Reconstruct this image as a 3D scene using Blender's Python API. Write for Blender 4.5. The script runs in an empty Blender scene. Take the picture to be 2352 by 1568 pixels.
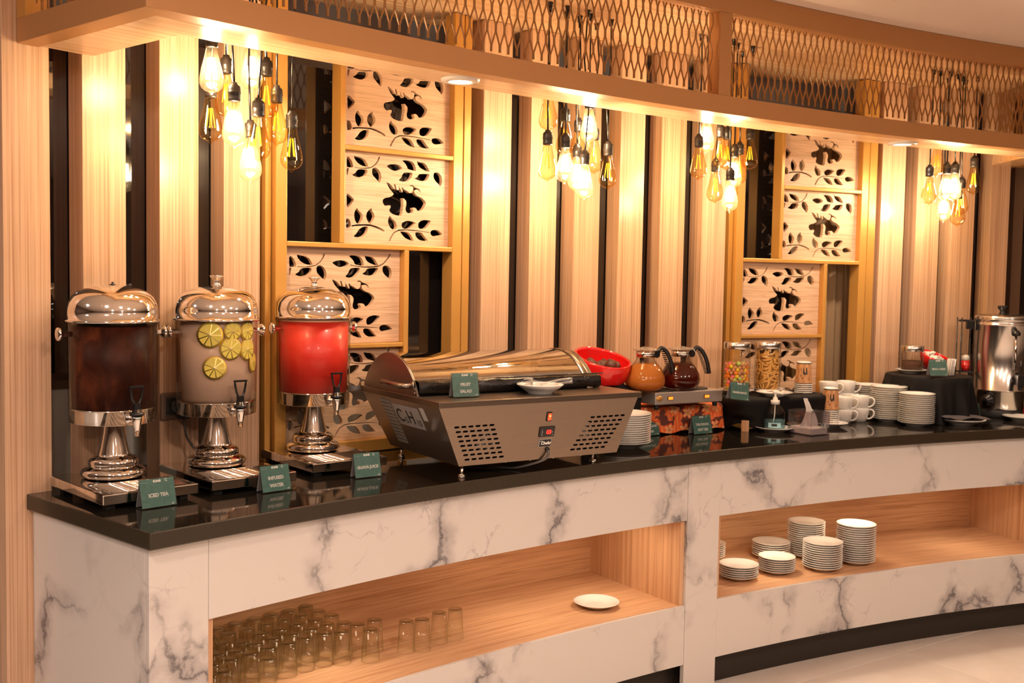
import bpy, bmesh, math, random
from mathutils import Vector, Matrix
random.seed(7)
PI = math.pi
C = bpy.context.scene.collection
S = bpy.context.scene
sin, cos = math.sin, math.cos

# ---------------------------------------------------------------- camera
cam = bpy.data.objects.new('camera', bpy.data.cameras.new('camera')); C.objects.link(cam)
cam.data.lens = 37.653; cam.data.sensor_width = 36.0; cam.data.clip_start = .05
_r, _u, _b = (0.99984184, 0.00104724, 0.01775387), (-0.01778473, 0.05887502, 0.99810693), (0.0, -0.99826481, 0.05888433)
cam.matrix_world = Matrix(((_r[0], _u[0], _b[0], 0), (_r[1], _u[1], _b[1], 0), (_r[2], _u[2], _b[2], 1.50626), (0, 0, 0, 1)))
cam.data.dof.use_dof = True; cam.data.dof.focus_distance = 3.25; cam.data.dof.aperture_fstop = 5.6
S.camera = cam
# ---------------------------------------------------------------- world, exposure, lights of the room
w = bpy.data.worlds.new('world'); S.world = w; w.use_nodes = True
w.node_tree.nodes['Background'].inputs[0].default_value = (1.0, .86, .76, 1); w.node_tree.nodes['Background'].inputs[1].default_value = .10
S.view_settings.view_transform = 'Standard'; S.view_settings.look = 'None'
S.view_settings.exposure = -0.02; S.view_settings.gamma = 1.0; S.view_settings.use_curve_mapping = False
S.cycles.transparent_max_bounces = 40; S.cycles.max_bounces = 9; S.cycles.caustics_reflective = False; S.cycles.caustics_refractive = False
BULB_W, BULB_C = 14.0, (1.0, .78, .54)
ROOM_W, ROOM_C = 30.0, (1.0, .77, .63)
DOWN_W, DOWN_C = 7.5, (1.0, .80, .62)
def area(name, loc, tgt, size, power, col):
    l = bpy.data.lights.new(name, 'AREA'); l.energy = power; l.color = col; l.shape = 'DISK'; l.size = size
    o = bpy.data.objects.new(name, l); C.objects.link(o); o.location = loc
    o.rotation_euler = (Vector(tgt) - Vector(loc)).to_track_quat('-Z', 'Y').to_euler(); return o
for n_, (x_, y_) in enumerate([(-.9, .7), (.6, 1.0), (1.9, 1.3), (3.2, 1.9), (.4, -1.2), (2.6, -.9)]):
    area('ceiling_and_fill_light', (x_, y_, 2.49), (x_, y_ + .001, 0), .22, ROOM_W, ROOM_C)
area('ceiling_and_fill_light', (-2.9, 1.3, 2.49), (-2.9, 1.301, 0), .22, 20.0, (1.0, .90, .84))  # added neutral fill for the marble's left end, not a known lamp

# ---------------------------------------------------------------- materials
def mat(name, col, rough=.5, metal=0.0, spec=None, emit=None, es=0.0, trans=0.0, coat=0.0, sss=0.0):
    m = bpy.data.materials.new(name); m.use_nodes = True
    p = m.node_tree.nodes['Principled BSDF']
    p.inputs['Base Color'].default_value = (*col, 1); p.inputs['Roughness'].default_value = rough; p.inputs['Metallic'].default_value = metal
    if spec is not None: p.inputs['Specular IOR Level'].default_value = spec
    if emit: p.inputs['Emission Color'].default_value = (*emit, 1); p.inputs['Emission Strength'].default_value = es
    if trans: p.inputs['Transmission Weight'].default_value = trans
    if coat: p.inputs['Coat Weight'].default_value = coat; p.inputs['Coat Roughness'].default_value = .04
    if sss: p.inputs['Subsurface Weight'].default_value = sss; p.inputs['Subsurface Scale'].default_value = .02
    return m
class NG:
    """small helper to chain nodes"""
    def __init__(s, m): s.m = m; s.t = m.node_tree; s.p = s.t.nodes['Principled BSDF']
    def n(s, typ, **kw):
        x = s.t.nodes.new(typ)
        for k, v in kw.items():
            if k.startswith('i_'): x.inputs[int(k[2:])].default_value = v
            else: setattr(x, k, v)
        return x
    def l(s, a, b): s.t.links.new(a, b)
    def coord(s, rot=(0, 0, 0), scale=(1, 1, 1), loc=(0, 0, 0), kind='Object'):
        c = s.n('ShaderNodeTexCoord'); mp = s.n('ShaderNodeMapping')
        mp.vector_type = 'TEXTURE' if rot != (0, 0, 0) else 'POINT'
        c2 = mp
        mp.inputs['Rotation'].default_value = rot
        s.l(c.outputs[kind], mp.inputs[0])
        if scale != (1, 1, 1) or loc != (0, 0, 0):
            m2 = s.n('ShaderNodeMapping'); m2.inputs['Scale'].default_value = scale; m2.inputs['Location'].default_value = loc
            s.l(mp.outputs[0], m2.inputs[0]); c2 = m2
        return c2.outputs[0]
    def noise(s, v, sc, det=3, rough=.5, dist=0.0):
        x = s.n('ShaderNodeTexNoise'); x.inputs['Scale'].default_value = sc; x.inputs['Detail'].default_value = det
        x.inputs['Roughness'].default_value = rough; x.inputs['Distortion'].default_value = dist; s.l(v, x.inputs['Vector']); return x
    def ramp(s, f, stops, interp='LINEAR'):
        x = s.n('ShaderNodeValToRGB'); x.color_ramp.interpolation = interp; e = x.color_ramp.elements
        while len(e) < len(stops): e.new(.5)
        for k, (pos, col) in enumerate(stops): e[k].position = pos; e[k].color = (*col, 1) if len(col) == 3 else col
        s.l(f, x.inputs[0]); return x.outputs[0]
    def math(s, op, a, b=None, clamp=False):
        x = s.n('ShaderNodeMath', operation=op); x.use_clamp = clamp
        for k, v in enumerate((a, b)):
            if v is None: continue
            if isinstance(v, (int, float)): x.inputs[k].default_value = v
            else: s.l(v, x.inputs[k])
        return x.outputs[0]
    def mix(s, f, a, b, blend='MIX'):
        x = s.n('ShaderNodeMix', data_type='RGBA', blend_type=blend)
        for k, v in ((0, f), (6, a), (7, b)):
            if isinstance(v, (int, float)): x.inputs[k].default_value = v
            elif isinstance(v, tuple): x.inputs[k].default_value = (*v, 1)
            else: s.l(v, x.inputs[k])
        return x.outputs[2]
    def bump(s, h, dist=.001, st=.3):
        x = s.n('ShaderNodeBump'); x.inputs['Distance'].default_value = dist; x.inputs['Strength'].default_value = st
        s.l(h, x.inputs['Height']); s.l(x.outputs[0], s.p.inputs['Normal'])
def wood(name, rot, scale, lo, hi, rough=.38, wavy=.6):
    m = mat(name, hi, rough); g = NG(m)
    if rot == 'arc':     # grain follows the curve of the counter
        tc = g.n('ShaderNodeTexCoord'); sp = g.n('ShaderNodeSeparateXYZ'); g.l(tc.outputs['Object'], sp.inputs[0])
        dx, dy = g.math('SUBTRACT', sp.outputs[0], 4.944), g.math('SUBTRACT', sp.outputs[1], -2.576)
        cb = g.n('ShaderNodeCombineXYZ'); g.l(g.math('MULTIPLY', g.math('ARCTAN2', dy, dx), 7.9 * scale[0]), cb.inputs[0])
        g.l(g.math('MULTIPLY', g.math('SQRT', g.math('ADD', g.math('POWER', dx, 2), g.math('POWER', dy, 2))), scale[1]), cb.inputs[1]); g.l(g.math('MULTIPLY', sp.outputs[2], scale[2]), cb.inputs[2]); v = cb.outputs[0]
    else: v = g.coord(rot=rot, scale=scale)
    big = g.noise(v, .35, 2, .5, wavy); a = g.noise(v, 1.0, 4, .6, wavy); b = g.noise(v, 3.3, 3, .6, .2)
    f = g.math('ADD', g.math('MULTIPLY', a.outputs[0], .6), g.math('MULTIPLY', b.outputs[0], .25)); f = g.math('ADD', f, g.math('MULTIPLY', big.outputs[0], .15))
    mid = tuple((x * .45 + y * .55) for x, y in zip(lo, hi))
    col = g.ramp(f, [(.36, lo), (.47, mid), (.60, hi)]); g.l(col, g.p.inputs['Base Color']); g.bump(f, .0006, .25); return m
WLO, WHI = (.40, .215, .115), (.72, .475, .31)
M = {}
M['wood_v'] = wood('oak_vertical', (0, 0, 0), (150, 150, .9), WLO, WHI, .30)
M['wood_h'] = wood('oak_along', (0, 0, math.radians(36)), (1.6, 75, 90), WLO, WHI, .36, 1.0)
M['wood_tile'] = wood('oak_carved_panel', (0, 0, math.radians(41)), (3.2, 3.2, 110), (.46, .27, .15), (.74, .50, .33), .40, 1.6)
M['wood_niche'] = wood('oak_niche', 'arc', (1.7, 60, 70), (.43, .215, .105), (.70, .425, .24), .42, 1.6)
M['wood_niche_v'] = wood('oak_niche_side', (0, 0, 0), (75, 75, 1.1), (.43, .215, .105), (.68, .41, .23), .42)
M['wood_sofit'] = wood('oak_soffit', 'arc', (1.6, 80, 80), (.62, .36, .18), (.86, .58, .35), .25, .5)
M['gold'] = mat('gold_lacquer', (.60, .31, .075), .34, .25)
M['gold2'] = mat('bronze_lacquer', (.52, .26, .10), .42, .2)
M['mesh'] = mat('bronze_mesh', (.34, .17, .06), .4, .3)
M['chrome'] = mat('chrome', (.80, .77, .74), .07, 1.0)
M['steel'] = mat('brushed_steel', (.27, .215, .17), .32, 1.0)
g = NG(M['steel']); v = g.coord(scale=(3, 500, 500)); n = g.noise(v, 1, 2); g.l(g.ramp(n.outputs[0], [(.3, (.27,) * 3), (.7, (.36,) * 3)]), g.p.inputs['Roughness'])
M['steel_side'] = mat('dull_steel', (.33, .28, .25), .40, 1.0)
M['white'] = mat('white_china', (.80, .77, .72), .16, coat=.4)
M['plaster'] = mat('white_plaster', (.62, .60, .56), .7)
M['ceil'] = mat('ceiling_paint', (.93, .78, .66), .85)
M['grey_wall'] = mat('grey_wall', (.19, .205, .26), .6)  # bluish base cancels the bulbs' warmth, so the panel looks unlit by them
M['brown'] = mat('brown_ledge', (.13, .075, .045), .45)
M['curtain'] = mat('olive_curtain', (.32, .215, .115), .8)
M['pane'] = mat('dark_glass_pane', (.010, .0075, .007), .04, 0, 1.0, coat=.6)
M['black'] = mat('black_plastic', (.012, .011, .012), .22)
M['blackm'] = mat('black_matt', (.02, .018, .017), .55)
M['cloth'] = mat('black_cloth', (.005, .004, .004), .7, spec=.22); M['cloth'].node_tree.nodes['Principled BSDF'].inputs['Sheen Weight'].default_value = .015
M['film'] = mat('black_film', (.010, .009, .009), .16)
g = NG(M['film']); v = g.coord(scale=(14, 14, 40)); n = g.noise(v, 1.2, 4, .6, 1.2); g.bump(n.outputs[0], .006, .7)
M['kick'] = mat('dark_kickboard', (.022, .016, .011), .5)
M['dark'] = mat('dark_void', (.006, .005, .005), .9)  # near-black colour stands in for unlit depth
M['red'] = mat('red_ceramic', (.72, .012, .012), .12, coat=.6)
M['urn'] = mat('urn_steel', (.70, .67, .63), .20, 1.0)
M['green'] = mat('green_card', (.055, .19, .165), .45)
g = NG(M['green']); n = g.noise(g.coord(), 90, 4, .6); g.l(g.ramp(n.outputs[0], [(.35, (.07, .20, .175)), (.7, (.12, .28, .245))]), g.p.inputs['Base Color'])
M['ink'] = mat('white_print', (.85, .84, .80), .6)
M['inkb'] = mat('black_print', (.015, .015, .015), .6)
M['label'] = mat('grey_sticker', (.42, .40, .39), .5)
M['label2'] = mat('pale_sticker', (.62, .59, .56), .5)
M['paper'] = mat('paper', (.80, .76, .70), .8)
M['batik'] = None
M['cork'] = None
M['red_lit'] = mat('red_switch_lit', (.8, .02, .01), .3, emit=(1, .05, .01), es=3.0)
M['orange_lit'] = mat('orange_lamp_lit', (.9, .1, .02), .3, emit=(1, .12, .01), es=4.0)
M['hot'] = mat('switch_glow', (1, .3, .1), .3, emit=(1, .35, .08), es=9.0)
M['digit'] = mat('red_digits', (1, .0, .0), .3, emit=(1, .03, .02), es=2.2)
M['led'] = mat('downlight_lens', (1, 1, 1), .3, emit=(1, .9, .8), es=7.0)
M['fil_on'] = mat('filament_lit', (1, .7, .3), .3, emit=(1.0, .79, .55), es=330.0)
M['fil_off'] = mat('filament_yellow_glow', (.95, .50, .02), .5, emit=(1, .55, .02), es=.5)  # yellow unlit filament, given a faint glow through emission
M['cablew'] = mat('grey_cable', (.10, .09, .085), .35)
M['socket'] = mat('bronze_socket', (.022, .016, .013), .38, .1)
M['outlet'] = mat('brown_outlet', (.16, .10, .07), .4)
M['rubber'] = mat('black_rubber', (.015, .015, .015), .6)

def thin(name, tint, gl=.08, rough=.03, body=0.0, bodycol=(.5, .5, .5), edge=None, edgepow=.35):
    """thin clear glass or acrylic: mostly transparent, reflects at grazing angles"""
    m = bpy.data.materials.new(name); m.use_nodes = True; t = m.node_tree; t.nodes.clear()
    o = t.nodes.new('ShaderNodeOutputMaterial'); tr = t.nodes.new('ShaderNodeBsdfTransparent'); gs = t.nodes.new('ShaderNodeBsdfGlossy')
    gs.inputs['Roughness'].default_value = rough; tr.inputs[0].default_value = (*tint, 1)
    lw = t.nodes.new('ShaderNodeLayerWeight'); lw.inputs[0].default_value = .25
    if edge:
        mx = t.nodes.new('ShaderNodeMix'); mx.data_type = 'RGBA'; l2 = t.nodes.new('ShaderNodeLayerWeight'); l2.inputs[0].default_value = edgepow
        t.links.new(l2.outputs['Facing'], mx.inputs[0]); mx.inputs[6].default_value = (*tint, 1); mx.inputs[7].default_value = (*edge, 1); t.links.new(mx.outputs[2], tr.inputs[0])
    ma = t.nodes.new('ShaderNodeMath'); ma.operation = 'MULTIPLY_ADD'; ma.inputs[1].default_value = .75; ma.inputs[2].default_value = gl; ma.use_clamp = True
    pw = t.nodes.new('ShaderNodeMath'); pw.operation = 'POWER'; pw.inputs[1].default_value = 4.0; lw.inputs[0].default_value = .5; t.links.new(lw.outputs['Facing'], pw.inputs[0]); t.links.new(pw.outputs[0], ma.inputs[0])
    mx2 = t.nodes.new('ShaderNodeMixShader'); t.links.new(ma.outputs[0], mx2.inputs[0]); t.links.new(tr.outputs[0], mx2.inputs[1]); t.links.new(gs.outputs[0], mx2.inputs[2])
    last = mx2
    if body:
        df = t.nodes.new('ShaderNodeBsdfDiffuse'); df.inputs[0].default_value = (*bodycol, 1)
        m3 = t.nodes.new('ShaderNodeMixShader'); m3.inputs[0].default_value = body; t.links.new(mx2.outputs[0], m3.inputs[1]); t.links.new(df.outputs[0], m3.inputs[2]); last = m3
    t.links.new(last.outputs[0], o.inputs[0]); return m
M['glass'] = thin('clear_glass', (.975, .975, .96), .025, .02, edge=(.62, .59, .54), edgepow=.28)
M['acrylic'] = thin('clear_acrylic', (.93, .94, .93), .03, .02, edge=(.66, .66, .64), edgepow=.4)
M['card_back'] = mat('grey_card_back', (.27, .265, .27), .6)
M['amber'] = thin('amber_glass', (1.0, .93, .72), .04, .02, edge=(.90, .60, .22), edgepow=.30)
M['amber_lit'] = thin('lit_amber_glass', (1.0, .95, .82), .03, .02, edge=(.98, .78, .45), edgepow=.25, body=.026, bodycol=(1.0, .86, .62))  # paler tint and diffuse body imitate the bulb's glare on its glass
M['tumbler'] = thin('tumbler_glass', (.995, .995, .985), .02, .03, edge=(.90, .91, .80), edgepow=.18)
M['tumbler_base'] = thin('tumbler_base', (.96, .97, .91), .12, .10, edge=(.55, .57, .38), edgepow=.22)
M['smoke'] = thin('smoked_acrylic', (.87, .84, .86), .08, .05, body=.03, bodycol=(.55, .48, .48))
M['steel2'] = mat('satin_steel', (.72, .67, .62), .34, .85)
M['glow_amber'] = None
M['tongs'] = thin('frosted_clear_plastic', (.85, .84, .82), .12, .12, body=.22, bodycol=(.8, .78, .75))
M['lensglass'] = thin('curved_glass', (.70, .70, .68), .55, .02)
M['blue_gel'] = thin('blue_gel', (.72, .93, .97), .05, .05, body=.16, bodycol=(.35, .68, .78))
M['water'] = thin('cloudy_water', (.66, .58, .52), .02, .2, body=.62, bodycol=(.95, .68, .52))
M['stopper'] = thin('pot_lid_glass', (.86, .80, .72), .12, .06, body=.2, bodycol=(.7, .6, .5))
# marble
m = M['marble'] = mat('marble', (.8, .78, .76), .30); g = NG(m)
v = g.coord(scale=(1, 1, 1)); wv = g.noise(v, 2.0, 7, .62, 0); mp = g.n('ShaderNodeMix', data_type='RGBA', blend_type='LINEAR_LIGHT', i_0=.22); g.l(v, mp.inputs[6]); g.l(wv.outputs['Color'], mp.inputs[7])
vo = g.n('ShaderNodeTexVoronoi', feature='DISTANCE_TO_EDGE'); vo.inputs['Scale'].default_value = 2.1; g.l(mp.outputs[2], vo.inputs['Vector'])
msk = g.noise(v, 3.7, 3, .6); mk = g.ramp(msk.outputs[0], [(.44, (0,) * 3), (.60, (1,) * 3)])
line = g.ramp(vo.outputs['Distance'], [(.0, (1,) * 3), (.008, (.55,) * 3), (.022, (0,) * 3)])
halo = g.ramp(vo.outputs['Distance'], [(.0, (1,) * 3), (.12, (0,) * 3)], 'EASE')
v2 = g.n('ShaderNodeTexVoronoi', feature='DISTANCE_TO_EDGE'); v2.inputs['Scale'].default_value = 7.5; g.l(mp.outputs[2], v2.inputs['Vector'])
line2 = g.ramp(v2.outputs['Distance'], [(.0, (1,) * 3), (.028, (0,) * 3)]); mk2 = g.ramp(g.noise(v, 5.5, 3).outputs[0], [(.56, (0,) * 3), (.66, (1,) * 3)])
base = g.mix(g.math('MULTIPLY', g.math('MULTIPLY', halo, mk), .58), (.665, .63, .605), (.22, .20, .22))
base = g.mix(g.math('MULTIPLY', g.math('MULTIPLY', line, g.math('ADD', g.math('MULTIPLY', mk, .85), .06)), .95), base, (.075, .07, .08))
base = g.mix(g.math('MULTIPLY', g.math('MULTIPLY', line2, mk2), .45), base, (.25, .22, .24))
g.l(base, g.p.inputs['Base Color'])
# black granite worktop
m = M['granite'] = mat('black_granite', (.008, .007, .006), .06, 0, .6); g = NG(m)
n = g.noise(g.coord(), 900, 2, .7); g.l(g.ramp(n.outputs[0], [(.5, (.008, .0065, .005)), (.72, (.03, .024, .017))]), g.p.inputs['Base Color'])
m = M['granite_edge'] = mat('granite_edge', (.03, .022, .013), .35, 0, .5); g = NG(m)
n = g.noise(g.coord(), 700, 2, .7); g.l(g.ramp(n.outputs[0], [(.4, (.022, .016, .009)), (.75, (.05, .037, .021))]), g.p.inputs['Base Color'])
m = M['floor'] = mat('floor_tile', (.62, .56, .50), .22, 0, .5); g = NG(m)
n = g.noise(g.coord(scale=(1, 1, 1)), 2.5, 4, .6, 1); g.l(g.ramp(n.outputs[0], [(.3, (.70, .62, .55)), (.7, (.80, .73, .66))]), g.p.inputs['Base Color'])
M['grout'] = mat('grout', (.16, .12, .09), .8)
# liquids
m = M['tea'] = mat('iced_tea', (.07, .016, .006), .45, spec=.15); g = NG(m)
v = g.coord(scale=(16, 16, 9)); n = g.noise(v, 1, 4, .6, .8); g.l(g.ramp(n.outputs[0], [(.3, (.018, .004, .002)), (.55, (.055, .012, .005)), (.75, (.15, .035, .011))]), g.p.inputs['Base Color'])
m = M['guava'] = mat('guava_juice', (.78, .075, .05), .4, coat=.15, sss=.15); g = NG(m)
v = g.coord(scale=(10, 10, 8)); n = g.noise(v, 1, 4, .6, .5); g.l(g.ramp(n.outputs[0], [(.3, (.70, .018, .010)), (.75, (.82, .055, .028))]), g.p.inputs['Base Color'])
M['froth'] = mat('juice_froth', (.80, .42, .28), .5)
M['ginger'] = thin('ginger_drink', (.82, .40, .12), .03, .1, body=.60, bodycol=(.66, .235, .045))
M['tea2'] = thin('black_tea', (.30, .035, .012), .04, .05, body=.25, bodycol=(.16, .02, .008))
m = M['batik'] = mat('batik_cloth', (.5, .05, .01), .8); g = NG(m)
v = g.coord(); vo = g.n('ShaderNodeTexVoronoi'); vo.inputs['Scale'].default_value = 13; vo.inputs['Randomness'].default_value = .55; g.l(v, vo.inputs['Vector'])
sx = g.n('ShaderNodeVectorMath', operation='SUBTRACT'); g.l(v, sx.inputs[0]); g.l(vo.outputs['Position'], sx.inputs[1])
sp = g.n('ShaderNodeSeparateXYZ'); g.l(sx.outputs[0], sp.inputs[0]); hx = g.math('ADD', g.math('MULTIPLY', sp.outputs[0], .84), g.math('MULTIPLY', sp.outputs[1], .54))
ang = g.math('ARCTAN2', sp.outputs[2], hx); rr = g.math('SQRT', g.math('ADD', g.math('POWER', hx, 2), g.math('POWER', sp.outputs[2], 2)))
pet = g.math('ADD', g.math('MULTIPLY', g.math('ABSOLUTE', g.math('COSINE', g.math('MULTIPLY', ang, 2.5))), .021), .008)
dd = g.math('DIVIDE', rr, pet)
chk = g.n('ShaderNodeTexChecker'); chk.inputs['Scale'].default_value = 150; g.l(g.coord(rot=(0, .8, .6)), chk.inputs['Vector'])
bg = g.mix(chk.outputs['Fac'], (.80, .07, .01), (.90, .28, .07)); nn = g.noise(v, 16, 2); bg = g.mix(g.ramp(nn.outputs[0], [(.54, (0,) * 3), (.56, (1,) * 3)]), bg, (.14, .035, .022))
col = g.ramp(dd, [(.0, (.16, .02, .01)), (.22, (.75, .28, .09)), (.72, (.92, .45, .20)), (.86, (.85, .08, .01)), (1.0, (.85, .08, .01))])
inn = g.ramp(dd, [(.97, (1,) * 3), (1.0, (0,) * 3)]); g.l(g.mix(inn, bg, col), g.p.inputs['Base Color'])
m = M['cork'] = mat('bark_print_cup', (.6, .3, .12), .6); g = NG(m)
v = g.coord(scale=(60, 60, 22)); n = g.noise(v, 1.6, 3, .7, .6); g.l(g.ramp(n.outputs[0], [(.33, (.10, .04, .015)), (.42, (.50, .23, .09)), (.7, (.72, .40, .19))]), g.p.inputs['Base Color'])
M['lemon_flesh'] = mat('lemon_flesh', (1.0, .74, .13), .35, sss=.2)
M['lemon_rind'] = mat('lemon_rind', (1.0, .62, .03), .4)
M['lemon_pith'] = mat('lemon_pith', (1.0, .82, .36), .5)
M['snack'] = mat('fried_snack', (.68, .36, .09), .6)
M['fruit'] = mat('brown_fruit', (.14, .05, .025), .5); g = NG(M['fruit']); n = g.noise(g.coord(), 70, 4, .7); g.l(g.ramp(n.outputs[0], [(.35, (.05, .016, .010)), (.7, (.17, .06, .03))]), g.p.inputs['Base Color'])
M['coffee'] = mat('ground_coffee', (.09, .035, .015), .9)
CAND = {'tan': (.60, .28, .12), 'yellow': (.85, .60, .02), 'orange': (.88, .24, .01), 'pink': (.85, .16, .17), 'green': (.42, .52, .10)}
for k, c in CAND.items(): M['c_' + k] = mat(k + '_candy', c, .55)

# ---------------------------------------------------------------- mesh helpers
class MB:
    def __init__(s): s.v = []; s.f = []; s.sm = []
    def add(s, vs, fs, smooth=False):
        o = len(s.v); s.v += [tuple(x) for x in vs]; s.f += [tuple(i + o for i in f) for f in fs]; s.sm += [smooth] * len(fs); return s
    def box(s, x0, x1, y0, y1, z0, z1, mtx=None):
        vs = [(x, y, z) for z in (z0, z1) for y in (y0, y1) for x in (x0, x1)]
        if mtx: vs = [mtx @ Vector(v) for v in vs]
        return s.add(vs, [(0, 2, 3, 1), (4, 5, 7, 6), (0, 1, 5, 4), (2, 6, 7, 3), (0, 4, 6, 2), (1, 3, 7, 5)])
    def prism(s, pts, z0, z1):
        n = len(pts); vs = [(x, y, z0) for x, y in pts] + [(x, y, z1) for x, y in pts]
        return s.add(vs, [tuple(range(n))[::-1], tuple(range(n, 2 * n))] + [(i, (i + 1) % n, n + (i + 1) % n, n + i) for i in range(n)])
    def arc(s, c, r0, r1, a0, a1, z0, z1, n=24):
        vs = []
        for i in range(n + 1):
            a = a0 + (a1 - a0) * i / n
            for r, z in ((r0, z0), (r1, z0), (r1, z1), (r0, z1)): vs.append((c[0] + r * cos(a), c[1] + r * sin(a), z))
        fs = [(0, 1, 2, 3), tuple(4 * n + k for k in (3, 2, 1, 0))]
        for i in range(n):
            for k in range(4): fs.append((4 * i + k, 4 * i + 4 + k, 4 * i + 4 + (k + 1) % 4, 4 * i + (k + 1) % 4))
        return s.add(vs, fs)
    def lathe(s, prof, seg=32, x=0, y=0, z=0, mtx=None, smooth=True):
        vs = []; fs = []; n = len(prof)
        for i in range(seg):
            a = 2 * PI * i / seg
            for r, h in prof: vs.append(Vector((x + r * cos(a), y + r * sin(a), z + h)))
        if mtx: vs = [mtx @ v for v in vs]
        for i in range(seg):
            j = (i + 1) % seg
            for k in range(n - 1): fs.append((i * n + k, j * n + k, j * n + k + 1, i * n + k + 1))
        return s.add(vs, fs, smooth)
    def tube(s, path, r, seg=8, closed=False, smooth=True):
        P = [Vector(p) for p in path]; n = len(P); R = r if isinstance(r, (list, tuple)) else [r] * n; vs = []; fs = []
        up = None
        for i in range(n):
            if closed: t = P[(i + 1) % n] - P[i - 1]
            else: t = P[min(i + 1, n - 1)] - P[max(i - 1, 0)]
            t.normalize()
            if up is None: up = t.cross(Vector((0, 0, 1)) if abs(t.z) < .9 else Vector((1, 0, 0))).normalized()
            else: up = (up - t * up.dot(t)).normalized()
            b = t.cross(up)
            for k in range(seg): a = 2 * PI * k / seg; vs.append(P[i] + (up * cos(a) + b * sin(a)) * R[i])
        for i in range(n if closed else n - 1):
            j = (i + 1) % n
            for k in range(seg): fs.append((i * seg + k, i * seg + (k + 1) % seg, j * seg + (k + 1) % seg, j * seg + k))
        if not closed: fs += [tuple(range(seg))[::-1], tuple(range((n - 1) * seg, n * seg))]
        return s.add(vs, fs, smooth)
    def grid(s, rows, smooth=True, closed=False):
        n = len(rows[0]); vs = [p for r in rows for p in r]; fs = []
        for i in range(len(rows) - 1):
            for k in range(n if closed else n - 1): fs.append((i * n + k, i * n + (k + 1) % n, (i + 1) * n + (k + 1) % n, (i + 1) * n + k))
        return s.add(vs, fs, smooth)
    def build(s, name, m, parent=None, bev=0.0, loc=None, rz=0, fix=True, seg=2):
        me = bpy.data.meshes.new(name); me.from_pydata(s.v, [], s.f)
        me.polygons.foreach_set('use_smooth', s.sm)
        if fix:
            b = bmesh.new(); b.from_mesh(me); bmesh.ops.remove_doubles(b, verts=b.verts, dist=1e-6); bmesh.ops.recalc_face_normals(b, faces=b.faces); b.to_mesh(me); b.free()
        me.materials.append(M[m] if isinstance(m, str) else m); me.update()
        o = bpy.data.objects.new(name, me); C.objects.link(o)
        if parent: o.parent = parent
        if loc: o.location = loc
        if rz: o.rotation_euler = (0, 0, rz)
        if bev: md = o.modifiers.new('bevel', 'BEVEL'); md.width = bev; md.segments = seg; md.limit_method = 'ANGLE'; md.angle_limit = .6
        return o
def tag(o, label=None, cat=None, group=None, kind=None):
    if label: o['label'] = label
    if cat: o['category'] = cat
    if group: o['group'] = group
    if kind: o['kind'] = kind
    return o
def thing(name, label, cat, loc=(0, 0, 0), rz=0, group=None, kind=None):
    o = bpy.data.objects.new(name, None); C.objects.link(o); o.location = loc; o.rotation_euler = (0, 0, rz); o.empty_display_size = .05
    return tag(o, label, cat, group, kind)
def struct(name, label=None, cat=None):
    o = thing(name, label, cat, kind='structure'); return o
def copy_tree(o, parent=None):
    c = o.copy(); C.objects.link(c); c.parent = parent
    for ch in list(o.children): copy_tree(ch, c)
    return c
def dup(o, loc, rz=0, label=None, group=None, tilt=None):
    c = copy_tree(o); c.location = loc; c.rotation_euler = (tilt[0], tilt[1], rz) if tilt else (0, 0, rz)
    if label: c['label'] = label
    if group: c['group'] = group
    return c
def text(body, size, m, parent, loc, rot=(0, 0, 0), bold=.0, shear=0, align='CENTER', name='lettering', ext=.0003, sx=1.0):
    cu = bpy.data.curves.new(name, 'FONT'); cu.body = body; cu.size = size; cu.offset = bold; cu.shear = shear; cu.align_x = align; cu.extrude = ext; cu.resolution_u = 3
    t = bpy.data.objects.new('t', cu); C.objects.link(t); dg = bpy.context.evaluated_depsgraph_get(); me = bpy.data.meshes.new_from_object(t.evaluated_get(dg)); bpy.data.objects.remove(t); me.name = name
    me.materials.clear(); me.materials.append(M[m]); o = bpy.data.objects.new(name, me); C.objects.link(o); o.parent = parent; o.location = loc; o.rotation_euler = rot; o.scale = (sx, 1, 1); return o
def cut_panel(outer, holes, th, name, m, parent, mtx):
    """flat board with real cut-outs: 2D curve filled, extruded, turned into a mesh"""
    cu = bpy.data.curves.new(name, 'CURVE'); cu.dimensions = '2D'; cu.fill_mode = 'BOTH'; cu.extrude = th / 2
    for pl in [outer] + holes:
        sp = cu.splines.new('POLY'); sp.points.add(len(pl) - 1); sp.use_cyclic_u = True
        for k, (x, y) in enumerate(pl): sp.points[k].co = (x, y, 0, 1)
    t = bpy.data.objects.new('t', cu); C.objects.link(t); dg = bpy.context.evaluated_depsgraph_get(); dg.update()
    me = bpy.data.meshes.new_from_object(t.evaluated_get(dg)); bpy.data.objects.remove(t); me.transform(mtx); me.name = name
    me.materials.clear(); me.materials.append(M[m]); o = bpy.data.objects.new(name, me); C.objects.link(o); o.parent = parent; return o
def smooth_loop(p, it=1):
    for _ in range(it):
        q = []
        for i in range(len(p)):
            a, b = p[i], p[(i + 1) % len(p)]
            q += [(a[0] * .78 + b[0] * .22, a[1] * .78 + b[1] * .22), (a[0] * .22 + b[0] * .78, a[1] * .22 + b[1] * .78)]
        p = q
    return p

# ---------------------------------------------------------------- plan geometry: counter and wall share one centre, the canopy has its own
C0 = (4.94403, -2.57612); A0 = 2.42495; RC = 7.6631; RW = 8.29
C2 = (6.09597, -3.81213); RK = 9.3292
def an(s): return A0 - s / RW
def pol(s, r): a = an(s); return (C0[0] + r * cos(a), C0[1] + r * sin(a))
def pa(a, r, c=C0): return (c[0] + r * cos(a), c[1] + r * sin(a))
def tang(x, y): return math.atan2(y - C0[1], x - C0[0]) - PI / 2
HC = .9
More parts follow.
